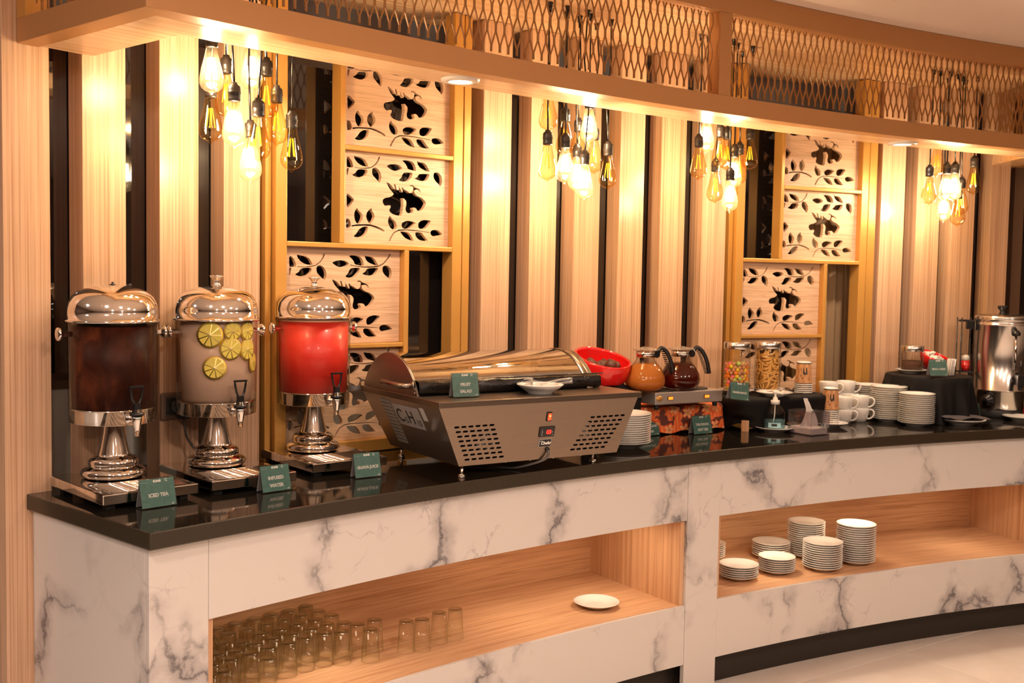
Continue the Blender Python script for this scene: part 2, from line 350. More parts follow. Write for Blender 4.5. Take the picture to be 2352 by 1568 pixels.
# ================================================================ FLOOR, CEILINGS, ROOM SHELL
fl = struct('floor')
MB().box(-4.6, 8.0, -5.5, 9.5, -.05, -.006).build('floor_bed', 'grout', fl)
ta = math.radians(34.0); T = .643; tb = MB().box(-T / 2 + .0012, T / 2 - .0012, -T / 2 + .0012, T / 2 - .0012, -.008, 0)
t0 = None
for i in range(-10, 12):
    for j in range(-11, 9):
        u, v_ = (i + .5) * T, (j + .5) * T
        x = 1.352 + .02 + cos(ta) * u - sin(ta) * v_ + .231 * cos(ta) * 0; y = 4.133 + .013 + sin(ta) * u + cos(ta) * v_
        x += cos(ta) * .318; y += sin(ta) * .318
        if not (-4.2 < x < 7.2 and -5 < y < 7.5): continue
        if t0 is None: t0 = tb.build('tile', 'floor', fl, bev=.0008, seg=1); o = t0
        else: o = t0.copy(); C.objects.link(o); o.parent = fl
        o.location = (x, y, 0); o.rotation_euler = (0, 0, ta)
ce = struct('ceiling')
MB().box(-4.6, 8.0, -5.5, 9.5, 2.53, 2.6).build('ceiling_slab', 'ceil', ce)
def shell(name, b, m):
    o = MB().box(*b).build(name, m); tag(o, kind='structure'); return o
M['room'] = mat('room_wall', (.16, .105, .075), .7)
shell('wall_left', (-4.7, -4.6, -5.6, 9.6, 0, 2.6), 'room'); shell('wall_right', (8.0, 8.1, -5.6, 9.6, 0, 2.6), 'room')
shell('wall_front', (-4.7, 8.1, -5.6, -5.5, 0, 2.6), 'room'); shell('wall_far', (-4.7, 8.1, 9.5, 9.6, 0, 2.6), 'room')
# lamps in the room ceiling (they are what the chrome and the dark panes mirror)
dl = thing('ceiling_lamp', 'small round ceiling lamp over the dining floor', 'ceiling lamp', group='round lamps in the ceiling of the dining room')
MB().lathe([(.0, .001), (.045, .001), (.045, -.006)], 20).build('lens', 'led', dl); MB().lathe([(.045, 0), (.045, -.009), (.06, -.007), (.062, 0)], 20).build('rim', 'white', dl)
first = True
for i in range(6):
    for j in range(5):
        p = (-3.4 + i * 2.0 + (.4 if j % 2 else 0), -4.6 + j * 1.35, 2.529)
        if first: dl.location = p; first = False
        else: dup(dl, p)

# ================================================================ SLATTED WALL
wall = struct('wall_back')
SL = [(-.056, .071), (.162, .290), (.394, .520), (.605, .732), (1.635, 1.764), (1.857, 1.986), (2.072, 2.202), (2.303, 2.429), (2.518, 2.650), (2.745, 2.878),
      (3.771, 3.912), (3.985, 4.125), (4.20, 4.335), (4.43, 4.545)]
for s0, s1 in SL:
    lo, hi = pol(s0, RW), pol(s1, RW)
    e = Vector((hi[0] - lo[0], hi[1] - lo[1])).normalized(); nrm = Vector((-e.y, e.x))
    pts = [lo, hi, tuple(Vector(hi) + nrm * .083), tuple(Vector(lo) + nrm * .083)]
    MB().prism(pts, HC if s0 > -.05 else 0.0, 2.452).build('slat', 'wood_v', wall, bev=.0012, seg=1)
a0, a1 = an(-.06), an(5.2)
MB().arc(C0, 8.50, 8.56, a0, a1, 0, 1.155, 60).build('low_wall', 'plaster', wall)
MB().arc(C0, 8.485, 8.56, a0, a1, 1.157, 1.185, 60).build('ledge', 'brown', wall)
MB().arc(C0, 8.47, 8.56, a0, a1, 1.187, 1.215, 60).build('ledge', 'brown', wall)
MB().arc(C0, 8.50, 8.56, a0, a1, 2.215, 2.47, 60).build('upper_panel', 'grey_wall', wall)
MB().arc(C0, 8.48, 8.56, a0, a1, 2.200, 2.214, 60).build('rail', 'brown', wall)
for k, (s0, s1) in enumerate([(-.06, .76), (.76, 1.6), (1.6, 2.9), (2.9, 3.33), (3.33, 3.78), (3.78, 5.2)]):
    o = MB().arc(C0, 8.378 if k != 4 else 8.47, 8.384 if k != 4 else 8.476, an(s0), an(s1 - .002), 1.215, 2.20, 12).build('window_%d' % (k + 1), 'pane'); tag(o, kind='structure')
# olive curtain hanging behind the second screen
rows = []
for z in (.905, 2.19):
    rows.append([(*pol(3.36 + .40 * i / 60, 8.425 + .008 * sin(i * .9)), z) for i in range(61)])
tag(MB().grid(rows).build('curtain', 'curtain', fix=False), 'olive brown curtain behind the right carved screen', 'curtain')
# dark doorway past the last slat
MB().prism([pol(4.60, 8.32), pol(4.66, 8.32), pol(4.66, 8.5), pol(4.60, 8.5)], 0, 2.45).build('trim_1', 'brown'); bpy.data.objects['trim_1']['kind'] = 'structure'
rim = MB().arc(C0, 9.4, 9.46, an(4.3), an(6.5), 0, 2.5, 8).build('wall_passage', 'dark'); rim['kind'] = 'structure'  # the passage's darkness is put into this wall's colour

# ================================================================ CARVED SCREENS
MOT = {'ul1':[[22,291],[32,288],[41,278],[45,269],[49,258],[43,255],[29,255],[22,255]],'ul1b':[[22,252],[31,252],[29,243],[26,230],[23,227]],'ul2':[[49,296],[62,293],[82,291],[97,283],[103,275],[110,263],[102,262],[83,264],[65,272],[54,283]],'ul3':[[69,251],[98,254],[106,250],[104,241],[95,231],[76,224],[57,225],[42,230],[57,238],[62,246]],'ul4':[[125,259],[137,263],[151,256],[161,242],[162,226],[154,210],[147,218],[135,228],[125,237],[123,248]],'ur1':[[182,272],[200,279],[220,281],[234,279],[244,274],[250,268],[234,260],[220,257],[203,259],[191,266]],'ur2':[[247,296],[265,299],[285,297],[299,290],[307,276],[309,263],[288,265],[272,268],[268,278],[259,288]],'ur3':[[310,301],[322,296],[340,296],[353,288],[360,278],[369,267],[361,266],[346,269],[325,276],[315,287]],'ur4':[[258,255],[282,257],[293,256],[291,245],[281,233],[266,223],[249,222],[233,226],[246,237],[250,248]],'ur5':[[324,255],[365,259],[367,252],[361,243],[354,234],[338,230],[316,232],[300,237],[313,242],[319,251]],'ur6':[[385,263],[402,268],[416,260],[423,248],[424,231],[415,214],[409,224],[394,234],[385,246]],'bf':[[182,217],[196,212],[207,204],[213,197],[218,193],[218,200],[214,209],[216,212],[220,211],[224,201],[227,192],[235,192],[236,201],[233,206],[235,206],[242,195],[251,184],[252,190],[248,198],[248,202],[252,204],[255,197],[263,194],[272,190],[281,184],[292,186],[295,196],[298,204],[293,209],[286,210],[281,207],[282,211],[289,214],[297,212],[305,206],[315,204],[325,200],[330,189],[325,191],[319,198],[309,199],[302,195],[302,185],[315,176],[333,172],[345,164],[354,154],[349,144],[339,131],[328,124],[316,124],[310,133],[299,136],[293,130],[300,123],[293,116],[279,113],[267,118],[264,129],[268,144],[268,155],[258,164],[251,165],[255,157],[255,140],[253,124],[249,105],[241,103],[225,104],[211,107],[200,113],[195,121],[201,129],[202,137],[191,137],[183,132],[173,138],[168,146],[169,156],[180,162],[196,165],[207,170],[215,177],[207,184],[196,194],[187,208]],'tri':[[22,168],[34,163],[44,155],[53,149],[48,140],[41,133],[32,123],[24,118]],'ll0':[[21,85],[34,81],[39,72],[41,61],[39,56],[33,51],[22,50]],'lla':[[64,122],[71,112],[83,104],[89,93],[84,79],[76,68],[64,67],[55,82],[53,100],[57,112]],'llb':[[124,125],[124,115],[134,105],[136,94],[131,82],[119,70],[115,70],[106,80],[101,91],[103,106],[112,116]],'llc':[[91,59],[110,60],[108,46],[102,35],[86,24],[68,21],[50,24],[62,33],[73,49]],'lra':[[199,103],[206,92],[220,85],[228,72],[227,57],[212,53],[199,61],[191,77],[192,91]],'lrb':[[249,78],[268,87],[288,88],[311,82],[300,74],[291,67],[280,60],[257,58],[249,66]],'lrc':[[320,81],[331,90],[352,95],[378,92],[367,78],[355,66],[338,60],[321,63]],'lrd':[[374,54],[385,60],[406,61],[421,52],[431,44],[412,41],[388,36],[375,43]],'lre':[[307,49],[335,49],[347,37],[356,28],[366,21],[347,19],[326,21],[310,33]],'lrf':[[241,49],[260,49],[280,46],[294,33],[303,16],[283,20],[263,27],[253,36]],'ulst':[[52,255],[78,254],[102,256],[122,260],[139,272],[150,286],[156,300],[150,301],[145,287],[135,274],[120,263],[102,259],[78,256],[52,257]],'urst':[[253,265],[276,261],[305,258],[340,258],[370,262],[392,272],[410,291],[419,306],[413,308],[405,293],[388,275],[369,266],[340,262],[306,261],[277,263],[254,267]],'llst':[[44,56],[65,60],[91,62],[118,62],[141,57],[160,51],[174,44],[178,49],[163,57],[144,63],[119,68],[91,67],[64,65],[43,61]],'lrst':[[201,12],[209,28],[219,42],[238,51],[271,54],[308,53],[338,52],[370,49],[370,51],[338,54],[309,56],[271,57],[237,55],[216,45],[204,31],[195,14]]}
def screen(s0, s1, label, tile_low=True):
    r = thing('carved_screen', label, 'screen')
    p0, p1 = Vector(pol(s0, RW)), Vector(pol(s1, RW)); e = (p1 - p0).normalized(); n = Vector((e.y, -e.x))   # n points to the room
    W = (p1 - p0).length
    def P(u, d): q = p0 + e * u + n * d; return (q.x, q.y)
    def bar(u0, u1, z0, z1, d0=-.045, d1=.012, name='rail', m='gold', bev=.0025):
        return MB().prism([P(u0, d1), P(u1, d1), P(u1, d0), P(u0, d0)], z0, z1).build(name, m, r, bev=bev)
    bar(.0, .021, HC, 2.45, -.06, -.010, 'stile'); bar(.025, .066, HC, 2.45, -.05, .012, 'stile')
    bar(.735, .777, HC, 2.45, -.05, .012, 'stile'); bar(.787, W, HC, 2.45, -.055, .004, 'stile'); bar(.7775, .7865, HC, 2.45, -.05, -.030, 'stile', 'brown')
    bar(.262, .281, 1.614, 2.258, name='mullion'); bar(.525, .545, .946, 1.597, name='mullion')
    bar(.2815, .7345, 1.925, 1.941); bar(.0665, .7345, 2.2585, 2.275)
    bar(.0665, .7345, 1.597, 1.6135); bar(.0665, .5245, 1.260, 1.275)
    bar(.0665, .7345, HC + .002, .944, name='bottom_rail')
    def tile(u0, u1, z0, z1, du):
        hs = []
        for k, pl in MOT.items():
            pts = [(u0 + du + x / 1000 , z0 + y / 1000) for x, y in pl]
            if max(y for _, y in pts) > z1 - .003: continue
            if max(x for x, _ in pts) > u1 - .004: continue
            hs.append(smooth_loop(pts, 1) if not k.endswith('st') else pts)
        q = p0 - n * .024
        mt = Matrix(((e.x, 0, n.x, q.x), (e.y, 0, n.y, q.y), (0, 1, 0, 0), (0, 0, 0, 1)))
        cut_panel([(u0, z0), (u1, z0), (u1, z1), (u0, z1)], hs, .016, 'carved_panel', 'wood_tile', r, mt)
    tile(.2815, .7345, 1.942, 2.257, 0); tile(.2815, .7345, 1.6145, 1.924, 0)
    tile(.0670, .5240, 1.276, 1.5965, .0); tile(.0670, .5240, .9445, 1.2595, .0)
    return r
screen(.756, 1.576, 'carved wooden leaf screen in a gold frame, the one behind the pink juice dispenser')
screen(2.905, 3.739, 'carved wooden leaf screen in a gold frame, the one behind the snack jars')

# ================================================================ CANOPY
cf = (-.835, 2.439); cb = (-1.314, 2.852)         # left corner and left wall end of the lower beam
can = thing('canopy', 'curved bronze canopy with expanded metal mesh hung over the buffet counter', 'canopy')
ca0 = math.atan2(cf[1] - C2[1], cf[0] - C2[0]); ca1 = ca0 - .505
ev = Vector((cb[0] - cf[0], cb[1] - cf[1])).normalized(); nv = Vector((-ev.y, ev.x)) * -1     # nv points along the counter
def left_strip(d0, d1, z0, z1, name, m, bev=.001, sq=False):
    a = Vector(cf) + nv * d0; b = Vector(cb) + nv * d0; c = Vector(cb) + nv * d1; d = Vector(cf) + nv * d1
    s0 = d0; b2 = b + ev * .0
    MB().prism([tuple(a + ev * s0 * 1.04), tuple(b2), tuple(c + ev * .01), tuple(d + ev * ((d0 + .004) if sq else d1 * 1.04))], z0, z1).build(name, m, can, bev=bev, seg=1)
def ring(z0, z1, tz):
    left_strip(.0, .062, z0 - .0003, z1, 'beam', 'gold2', sq=True); left_strip(.0645, .213, z0 + .0013, z0 + tz, 'soffit_board', 'wood_sofit', sq=True)
    MB().arc(C2, RK, RK + .062, ca0, ca1, z0, z1, 40).build('beam', 'gold2', can, bev=.001, seg=1)
    MB().arc(C2, RK + .0645, RK + .213, ca0 - .002, ca1, z0 + .002, z0 + tz, 40).build('soffit_board', 'wood_sofit', can)
ring(2.10, 2.163, .05); ring(2.452, 2.529, .05)
# right return of the lower and upper ring
cr = (2.334, 5.030); wr = (2.345, 5.42)
er = Vector((wr[0] - cr[0] , wr[1] - cr[1])); er = Vector((-.012, 1.0)).normalized(); nr = Vector((er.y, -er.x))
for z0, z1 in ((2.10, 2.16), (2.452, 2.52)):
    q = Vector((2.342, 4.97))
    MB().prism([tuple(q - er * .07), tuple(q + er * .45), tuple(q + er * .45 + nr * .125), tuple(q - er * .10 + nr * .125)], z0 + .002, z1).build('soffit_board', 'wood_sofit', can)
    MB().prism([tuple(q - er * .16 + nr * .127), tuple(q + er * .45 + nr * .127), tuple(q + er * .45 + nr * .185), tuple(q - er * .18 + nr * .185)], z0, z1).build('beam', 'gold2', can)
# posts between the rings
def apost(px_a, w_, d=.052):
    MB().arc(C2, RK + .002, RK + .06, px_a, px_a - w_ / RK, 2.163, 2.452, 1).build('post', 'gold2', can, bev=.001, seg=1)
pst = math.atan2(3.836 - C2[1], .754 - C2[0]); apost(pst + .050 / RK, .058)
apost(ca0, .05)
q = Vector(cb); MB().prism([tuple(q), tuple(q - ev * .05), tuple(q - ev * .05 + nv * .06), tuple(q + nv * .06)], 2.163, 2.452).build('post', 'gold', can)
# expanded metal mesh
def mesh_bay(fn, L, name='mesh_panel'):
    """fn(s, z) -> point; the wires of neighbouring strands meet and part like expanded metal"""
    b = MB(); p = .0335; nW = int(L / (p / 2)); z0, z1 = 2.163, 2.452; hr = .0578; amp = p / 4 - .0014
    for i in range(nW):
        path = []; z = z0
        for j in range(6):
            sg = 1 if (i + j) % 2 else -1
            zc = z0 + .025 + j * hr
            for dz, f in ((-.010, 1), (.010, 1), (.0185, .55), (.029, 0), (.0395, -.55)):
                zz = zc + dz
                if z0 <= zz <= z1: path.append((i * p / 2 + p / 4 + sg * f * amp, zz))
        vs = []; fs = []
        for k, (s_, z_) in enumerate(path):
            j = max(0, min(len(path) - 2, k)); ds = path[min(k + 1, len(path) - 1)][0] - path[max(k - 1, 0)][0]
            for du, dd in ((-.0015, -.0024), (.0015, -.0024), (.0015, .0024), (-.0015, .0024)): vs.append(fn(s_ + du, z_, dd))
        for k in range(len(path) - 1):
            for c in range(4): fs.append((4 * k + c, 4 * k + (c + 1) % 4, 4 * k + 4 + (c + 1) % 4, 4 * k + 4 + c))
        b.add(vs, fs)
    return b.build(name, 'mesh', can, fix=False)
def farc(off):
    def f(s_, z_, dd): a = ca0 - (off + s_) / RK; r = RK + .03 + dd; return (C2[0] + r * cos(a), C2[1] + r * sin(a), z_)
    return f
sp_ = (ca0 - pst) * RK
mesh_bay(farc(.05), sp_ - .05 - .052); mesh_bay(farc(sp_ + .01), .50 * RK - sp_)
mesh_bay(lambda s_, z_, dd: (*(Vector(cf) + ev * (.05 + s_) + nv * (.03 + dd)), z_), .54)
mesh_bay(lambda s_, z_, dd: (*(Vector((2.342, 4.97)) - er * .05 + er * s_ + nr * (.022 + dd)), z_), .45)
# wood ceiling between canopy and wall
cb_ = MB()
for k in range(5):
    cb_ = MB().arc(C0, 7.80, 8.50, an(-.06 + k * .95), an(-.06 + (k + 1) * .95 - .0015), 2.4535, 2.475, 10).build('board', 'wood_sofit', ce)
MB().arc(C0, 7.90, 8.5, an(-.06), an(4.7), 2.477, 2.53, 40).build('backing', 'ceil', ce)
# downlights in the lower soffit
dn = thing('downlight', 'round white downlight in the soffit above the salad chiller', 'downlight', (-.170, 3.274, 2.102))
MB().lathe([(.036, -.001), (.038, -.009), (.058, -.007), (.060, 0), (.060, .004)], 36).build('rim', 'white', dn); MB().lathe([(0, -.005), (.037, -.005)], 30).build('lens', 'led', dn)
dup(dn, (1.624, 4.538, 2.102), 0, 'round white downlight in the soffit above the cup and saucer stacks')
for p in ((-.170, 3.274), (1.624, 4.538)): area('downlight_light', (*p, 2.088), (p[0], p[1] + .001, 0), .07, DOWN_W, DOWN_C)

# ================================================================ HANGING BULBS
BL = [[1,-0.823,2.925,1.991,1],[1,-0.838,2.97,1.865,0],[1,-0.816,3.047,1.945,0],[1,-0.769,2.952,1.853,1],[1,-0.764,3.126,2.035,1],[1,-0.711,3.083,1.947,0],[1,-0.714,2.999,1.82,0],[1,-0.705,3.187,1.888,0],[1,-0.75,3.057,1.767,1],[1,-0.651,3.142,1.808,0],[2,0.112,3.778,2.025,0],[2,0.111,3.738,1.848,0],[2,0.176,3.861,1.947,0],[2,0.175,3.784,1.844,1],[2,0.232,4.0,1.93,0],[2,0.263,3.887,1.997,1],[2,0.294,4.029,1.905,0],[2,0.224,3.92,1.826,1],[2,0.247,3.838,1.793,1],[2,0.341,3.967,1.842,0],[3,0.709,4.179,1.903,0],[3,0.743,4.213,2.01,1],[3,0.809,4.273,1.956,0],[3,0.857,4.382,1.962,0],[3,0.802,4.32,1.826,0],[3,0.875,4.316,1.884,1],[3,0.925,4.457,1.912,0],[3,0.847,4.243,1.784,1],[3,0.947,4.366,1.962,0],[4,1.828,4.76,1.866,0],[4,1.868,4.787,1.993,0],[4,1.918,4.797,1.883,1],[4,1.977,4.853,1.891,1],[4,2.064,4.984,1.838,0],[4,2.018,4.902,1.782,0],[4,1.974,4.954,1.802,1],[4,2.085,4.906,1.927,0]]
GP = [(.0125, .128), (.0145, .118), (.0165, .108), (.0205, .09), (.0255, .07), (.0302, .05), (.0325, .035), (.0318, .024), (.027, .013), (.019, .006), (.010, .0025), (.0055, .0), (.004, -.004), (.0, -.006)]
def make_bulb(lit):
    r = thing('pendant_bulb', 'x', 'bulb')
    MB().lathe(GP, 24).build('glass_bulb', 'amber_lit' if lit else 'amber', r)
    MB().lathe([(0, .172), (.009, .172), (.010, .166), (.0165, .161), (.0175, .152), (.0172, .148), (.0182, .146), (.0182, .142), (.0170, .14), (.0168, .128), (.0173, .126), (.0165, .122), (.014, .120), (0, .120)], 20).build('lamp_socket', 'socket', r)
    MB().lathe([(0, .120), (.006, .119), (.0045, .10), (.0035, .088), (.0, .086)], 10).build('stem', 'glass', r)
    fb = MB()
    for k in range(4):
        a = k * PI / 2 + .4; fb.tube([(.0045 * cos(a), .0045 * sin(a), .092), (.0115 * cos(a), .0115 * sin(a), .040)], .0048 if lit else .0014, 6)  # lit filament is thickened to imitate its glare
    fb.build('filament', 'fil_on' if lit else 'fil_off', r)
    return r
proto = {}
CN = {1: 'leftmost cluster', 2: 'second cluster from the left', 3: 'third cluster from the left', 4: 'rightmost cluster'}
ORD = ['lowest', 'second-lowest', 'third-lowest', 'fourth-lowest', 'fifth-lowest', 'sixth-lowest', 'seventh-lowest', 'eighth-lowest']
for c_ in (1, 2, 3, 4):
    for lit in (0, 1):
        L = sorted([b for b in BL if b[0] == c_ and b[4] == lit], key=lambda b: b[3])
        for k, (_, x, y, z, _l) in enumerate(L):
            lab = '%s teardrop filament bulb, %s %s one in the %s' % ('glowing' if lit else 'unlit amber', ORD[k], 'glowing' if lit else 'unlit', CN[c_])
            if lit not in proto: b = proto[lit] = make_bulb(lit)
            else: b = dup(proto[lit], (0, 0, 0))
            b.location = (x, y, z); b.rotation_euler = (0, 0, random.random() * 6); b['label'] = lab; b['group'] = 'teardrop bulbs hanging in the %s' % CN[c_]
            top = 2.452 - z; rr_ = random.uniform(-.012, .012)
            for ch in list(b.children):
                if ch.name.startswith(('cord', 'ceiling_rose')): bpy.data.objects.remove(ch)
            MB().tube([(0, 0, .170), (rr_, 0, .17 + (top - .17) * .3), (-rr_ * .6, rr_, .17 + (top - .17) * .65), (0, 0, top)], .0030, 8).build('cord', 'black', b)
            MB().lathe([(0, top - .022), (.008, top - .022), (.009, top - .004), (.012, top - .001), (0, top - .001)], 12).build('ceiling_rose', 'black', b)
            if lit:
                pass
# ================================================================ BUFFET COUNTER
ct = thing('buffet_counter', 'curved buffet counter faced with white veined marble, with open oak shelves', 'counter')
RM = 7.693; AE = 1.845; ZN1, ZN2, ZN3 = .649, .339, .121
aP = [A0 - .002, 2.402, 2.1645, 2.144, 1.902, 1.880]
def face(a0_, a1_, z0, z1, name='marble_panel', m='marble', r0=RM, r1=RM + .018, n=16, bev=.0008):
    return MB().arc(C0, r0, r1, a0_, a1_, z0, z1, n).build(name, m, ct, bev=bev, seg=1)
ZT = HC - .0435
face(aP[0], aP[1] + .00012, 0, ZT, n=3); face(aP[2] - .00012, aP[3] + .00012, 0, ZT, n=2, r0=RM - .0015); face(aP[4] - .0003, AE, 0, ZT, n=3)
for a_, b_ in ((aP[1], aP[2]), (aP[3], aP[4])):
    face(a_, b_, ZN1, ZT, n=24); face(a_, b_, ZN3, ZN2 - .0005, n=24)
# left end panel
e0 = Vector(pa(A0 - .002, RM + .0182)); e1 = Vector(pa(A0 - .002, 8.35)); dr = (e1 - e0).normalized(); nn_ = Vector((dr.y, -dr.x))
MB().prism([tuple(e0), tuple(e1), tuple(e1 + nn_ * .018), tuple(e0 + nn_ * .018)], 0, ZT).build('end_panel', 'marble', ct, bev=.0008, seg=1)
for a_, b_ in ((aP[1], aP[2]), (aP[3], aP[4])):
    MB().arc(C0, RM + .060, RM + .075, a_ + .004, b_ - .004, 0, ZN3, 24).build('kickboard', 'kick', ct)
    MB().arc(C0, RM + .012, 8.23, a_ + .002, b_ - .002, ZN2 - .02, ZN2, 24).build('shelf', 'wood_niche', ct)
    MB().arc(C0, RM + .018, 8.24, a_ + .002, b_ - .002, ZN1, ZN1 + .018, 24).build('shelf_top', 'wood_niche', ct)
    MB().arc(C0, 8.221, 8.239, a_, b_, ZN2, ZN1, 24).build('back_board', 'wood_niche', ct)
    for x_ in (a_, b_ + .0024): MB().arc(C0, RM + .012, 8.225, x_, x_ - .0024, ZN2, ZN1, 1).build('side_board', 'wood_niche_v', ct)
MB().arc(C0, 8.24, 8.26, A0 - .006, AE, 0, ZT, 30).build('carcass', 'blackm', ct)
wt = thing('worktop', 'polished black granite worktop running along the whole buffet counter', 'worktop')
wo = MB().arc(C0, RC, 8.50, A0, AE, ZT + .0005, HC, 60).build('slab', 'granite', wt, bev=.004, seg=3)
wo.data.materials.append(M['granite_edge'])
for pl in wo.data.polygons:
    if abs(pl.normal.z) < .5: pl.material_index = 1
# warm fill lights added under the top of each shelf to brighten the niche
for aa, en in ((2.34, .9), (2.24, .8), (2.19, .8), (2.09, 1.1), (2.03, .8), (1.95, .9)):
    p = pa(aa, 7.86); l = area('shelf_fill', (*p, ZN1 - .01), (p[0] , p[1] + .001, 0), .10, en, (1, .77, .52))

# ================================================================ TENT SIGNS
def sign(x, y, z, ang, wd, lines, label, side=1, sz=.0128, ht=.075, tilt=0, dep=.037):
    r = thing('tent_sign', label, 'sign', (x, y, z), math.radians(ang), 'green tent signs along the buffet')
    th = math.atan2(dep / 2, ht); h2 = wd / 2
    def sheet(y0, z0, y1, z1, t, x0, x1, off):
        d = Vector((0, y1 - y0, z1 - z0)); n = Vector((0, -d.z, d.y)).normalized() * (1 if off >= 0 else -1)
        a, b = Vector((0, y0, z0)) + n * abs(off), Vector((0, y1, z1)) + n * abs(off)
        vs = [Vector((xx, 0, 0)) + p for p in (a, b) for xx in (x0, x1)] + [Vector((xx, 0, 0)) + p + n * t for p in (a, b) for xx in (x0, x1)]
        return MB().add(vs, [(0, 1, 3, 2), (4, 6, 7, 5), (0, 4, 5, 1), (2, 3, 7, 6), (0, 2, 6, 4), (1, 5, 7, 3)])
    ac = sheet(0, 0.001, dep / 2, ht, .0013, -h2, h2, .0016); ac.build('holder', 'acrylic', r)
    sheet(dep / 2, ht, dep, .001, .0013, -h2, h2, .0).build('holder', 'acrylic', r)
    MB().box(-h2, h2, 0.0, dep, 0, .0012).build('foot', 'acrylic', r)
    sheet(dep / 2 + .001, ht - .003, dep - .001, .003, .0006, -h2 + .003, h2 - .003, -.0016).build('card_back', 'card_back', r)
    sheet(0.0004, 0.003, dep / 2 - .0004, ht - .002, .0006, -h2 + .003, h2 - .003, 0).build('card', 'green', r)
    rx = PI / 2 - th; nl = len(lines)
    def onp(f): return (0, f * dep / 2 - .0013, f * ht + .0004)      # height fraction on the front face
    for k, ln in enumerate(lines):
        it = ln.startswith('/'); f = (.43 if nl == 1 else (.52 if k == 0 else .25)) - .055
        text(ln.strip('/'), sz, 'ink', r, onp(f), (rx, 0, 0), bold=.0007, shear=.25 if it else 0)
    text('ION5', .0075, 'ink', r, onp(.86), (rx, 0, 0), bold=.0005, name='logo', sx=1.2)
    p = onp(.87); text('C', .010, 'ink', r, (h2 * .50, p[1], p[2] - .001), (rx, 0, 0), bold=.0004, name='logo'); text('______', .0032, 'ink', r, (h2 * .75, p[1], p[2] + .003), (rx, 0, 0), name='logo')
    text('~~~~', .007, 'label2', r, (-h2 * .70, p[1], p[2] - .002), (rx, 0, 0), name='logo')
    p = onp(.07); text('oB', .006, 'ink', r, (h2 * .74, p[1], p[2]), (rx, 0, 0), bold=.0002, name='logo')
    return r
def mid(a, b): return ((a[0] + b[0]) / 2, (a[1] + b[1]) / 2)
sign(-.9005, 2.7305, .9, 46, .101, ['ICED TEA'], 'green tent sign reading ICED TEA in front of the brown drink')
sign(-.6465, 2.956, .9, 45, .097, ['INFUSED', 'WATER'], 'green tent sign reading INFUSED WATER in front of the lemon water')
sign(-.423, 3.189, .9, 37, .094, ['GUAVA JUICE'], 'green tent sign reading GUAVA JUICE in front of the pink juice', sz=.0118)
sign(-.136, 3.253, 1.1405, 27, .092, ['FRUIT', 'SALAD'], 'green tent sign reading FRUIT SALAD on the steel salad chiller')
sign(.768, 4.233, .9, 33, .104, ['TEH PANAS', '/HOT TEA/'], 'green tent sign reading HOT TEA in front of the batik cloth')
sign(.548, 4.155, .9, 35, .104, ['WEDANG JAHE', 'GINGER'], 'green tent sign half hidden behind the stack of dinner plates', sz=.0105)
sf = sign(.905, 4.215, 1.040, 24, .094, ['FINGER SNACK'], 'green sign reading FINGER SNACK leaning at the foot of the candy jar', sz=.0098, ht=.072)
sf.rotation_euler = (0, math.radians(7), math.radians(24))
sign(1.885, 4.705, 1.108, 8, .088, ['GULA + KOPI'], 'green tent sign in front of the red bowl of sugar sachets', sz=.0105)
sign(2.115, 4.845, .9, 28, .082, ['HOT WATER'], 'green tent sign leaning by the foot of the steel hot water urn', sz=.0105)

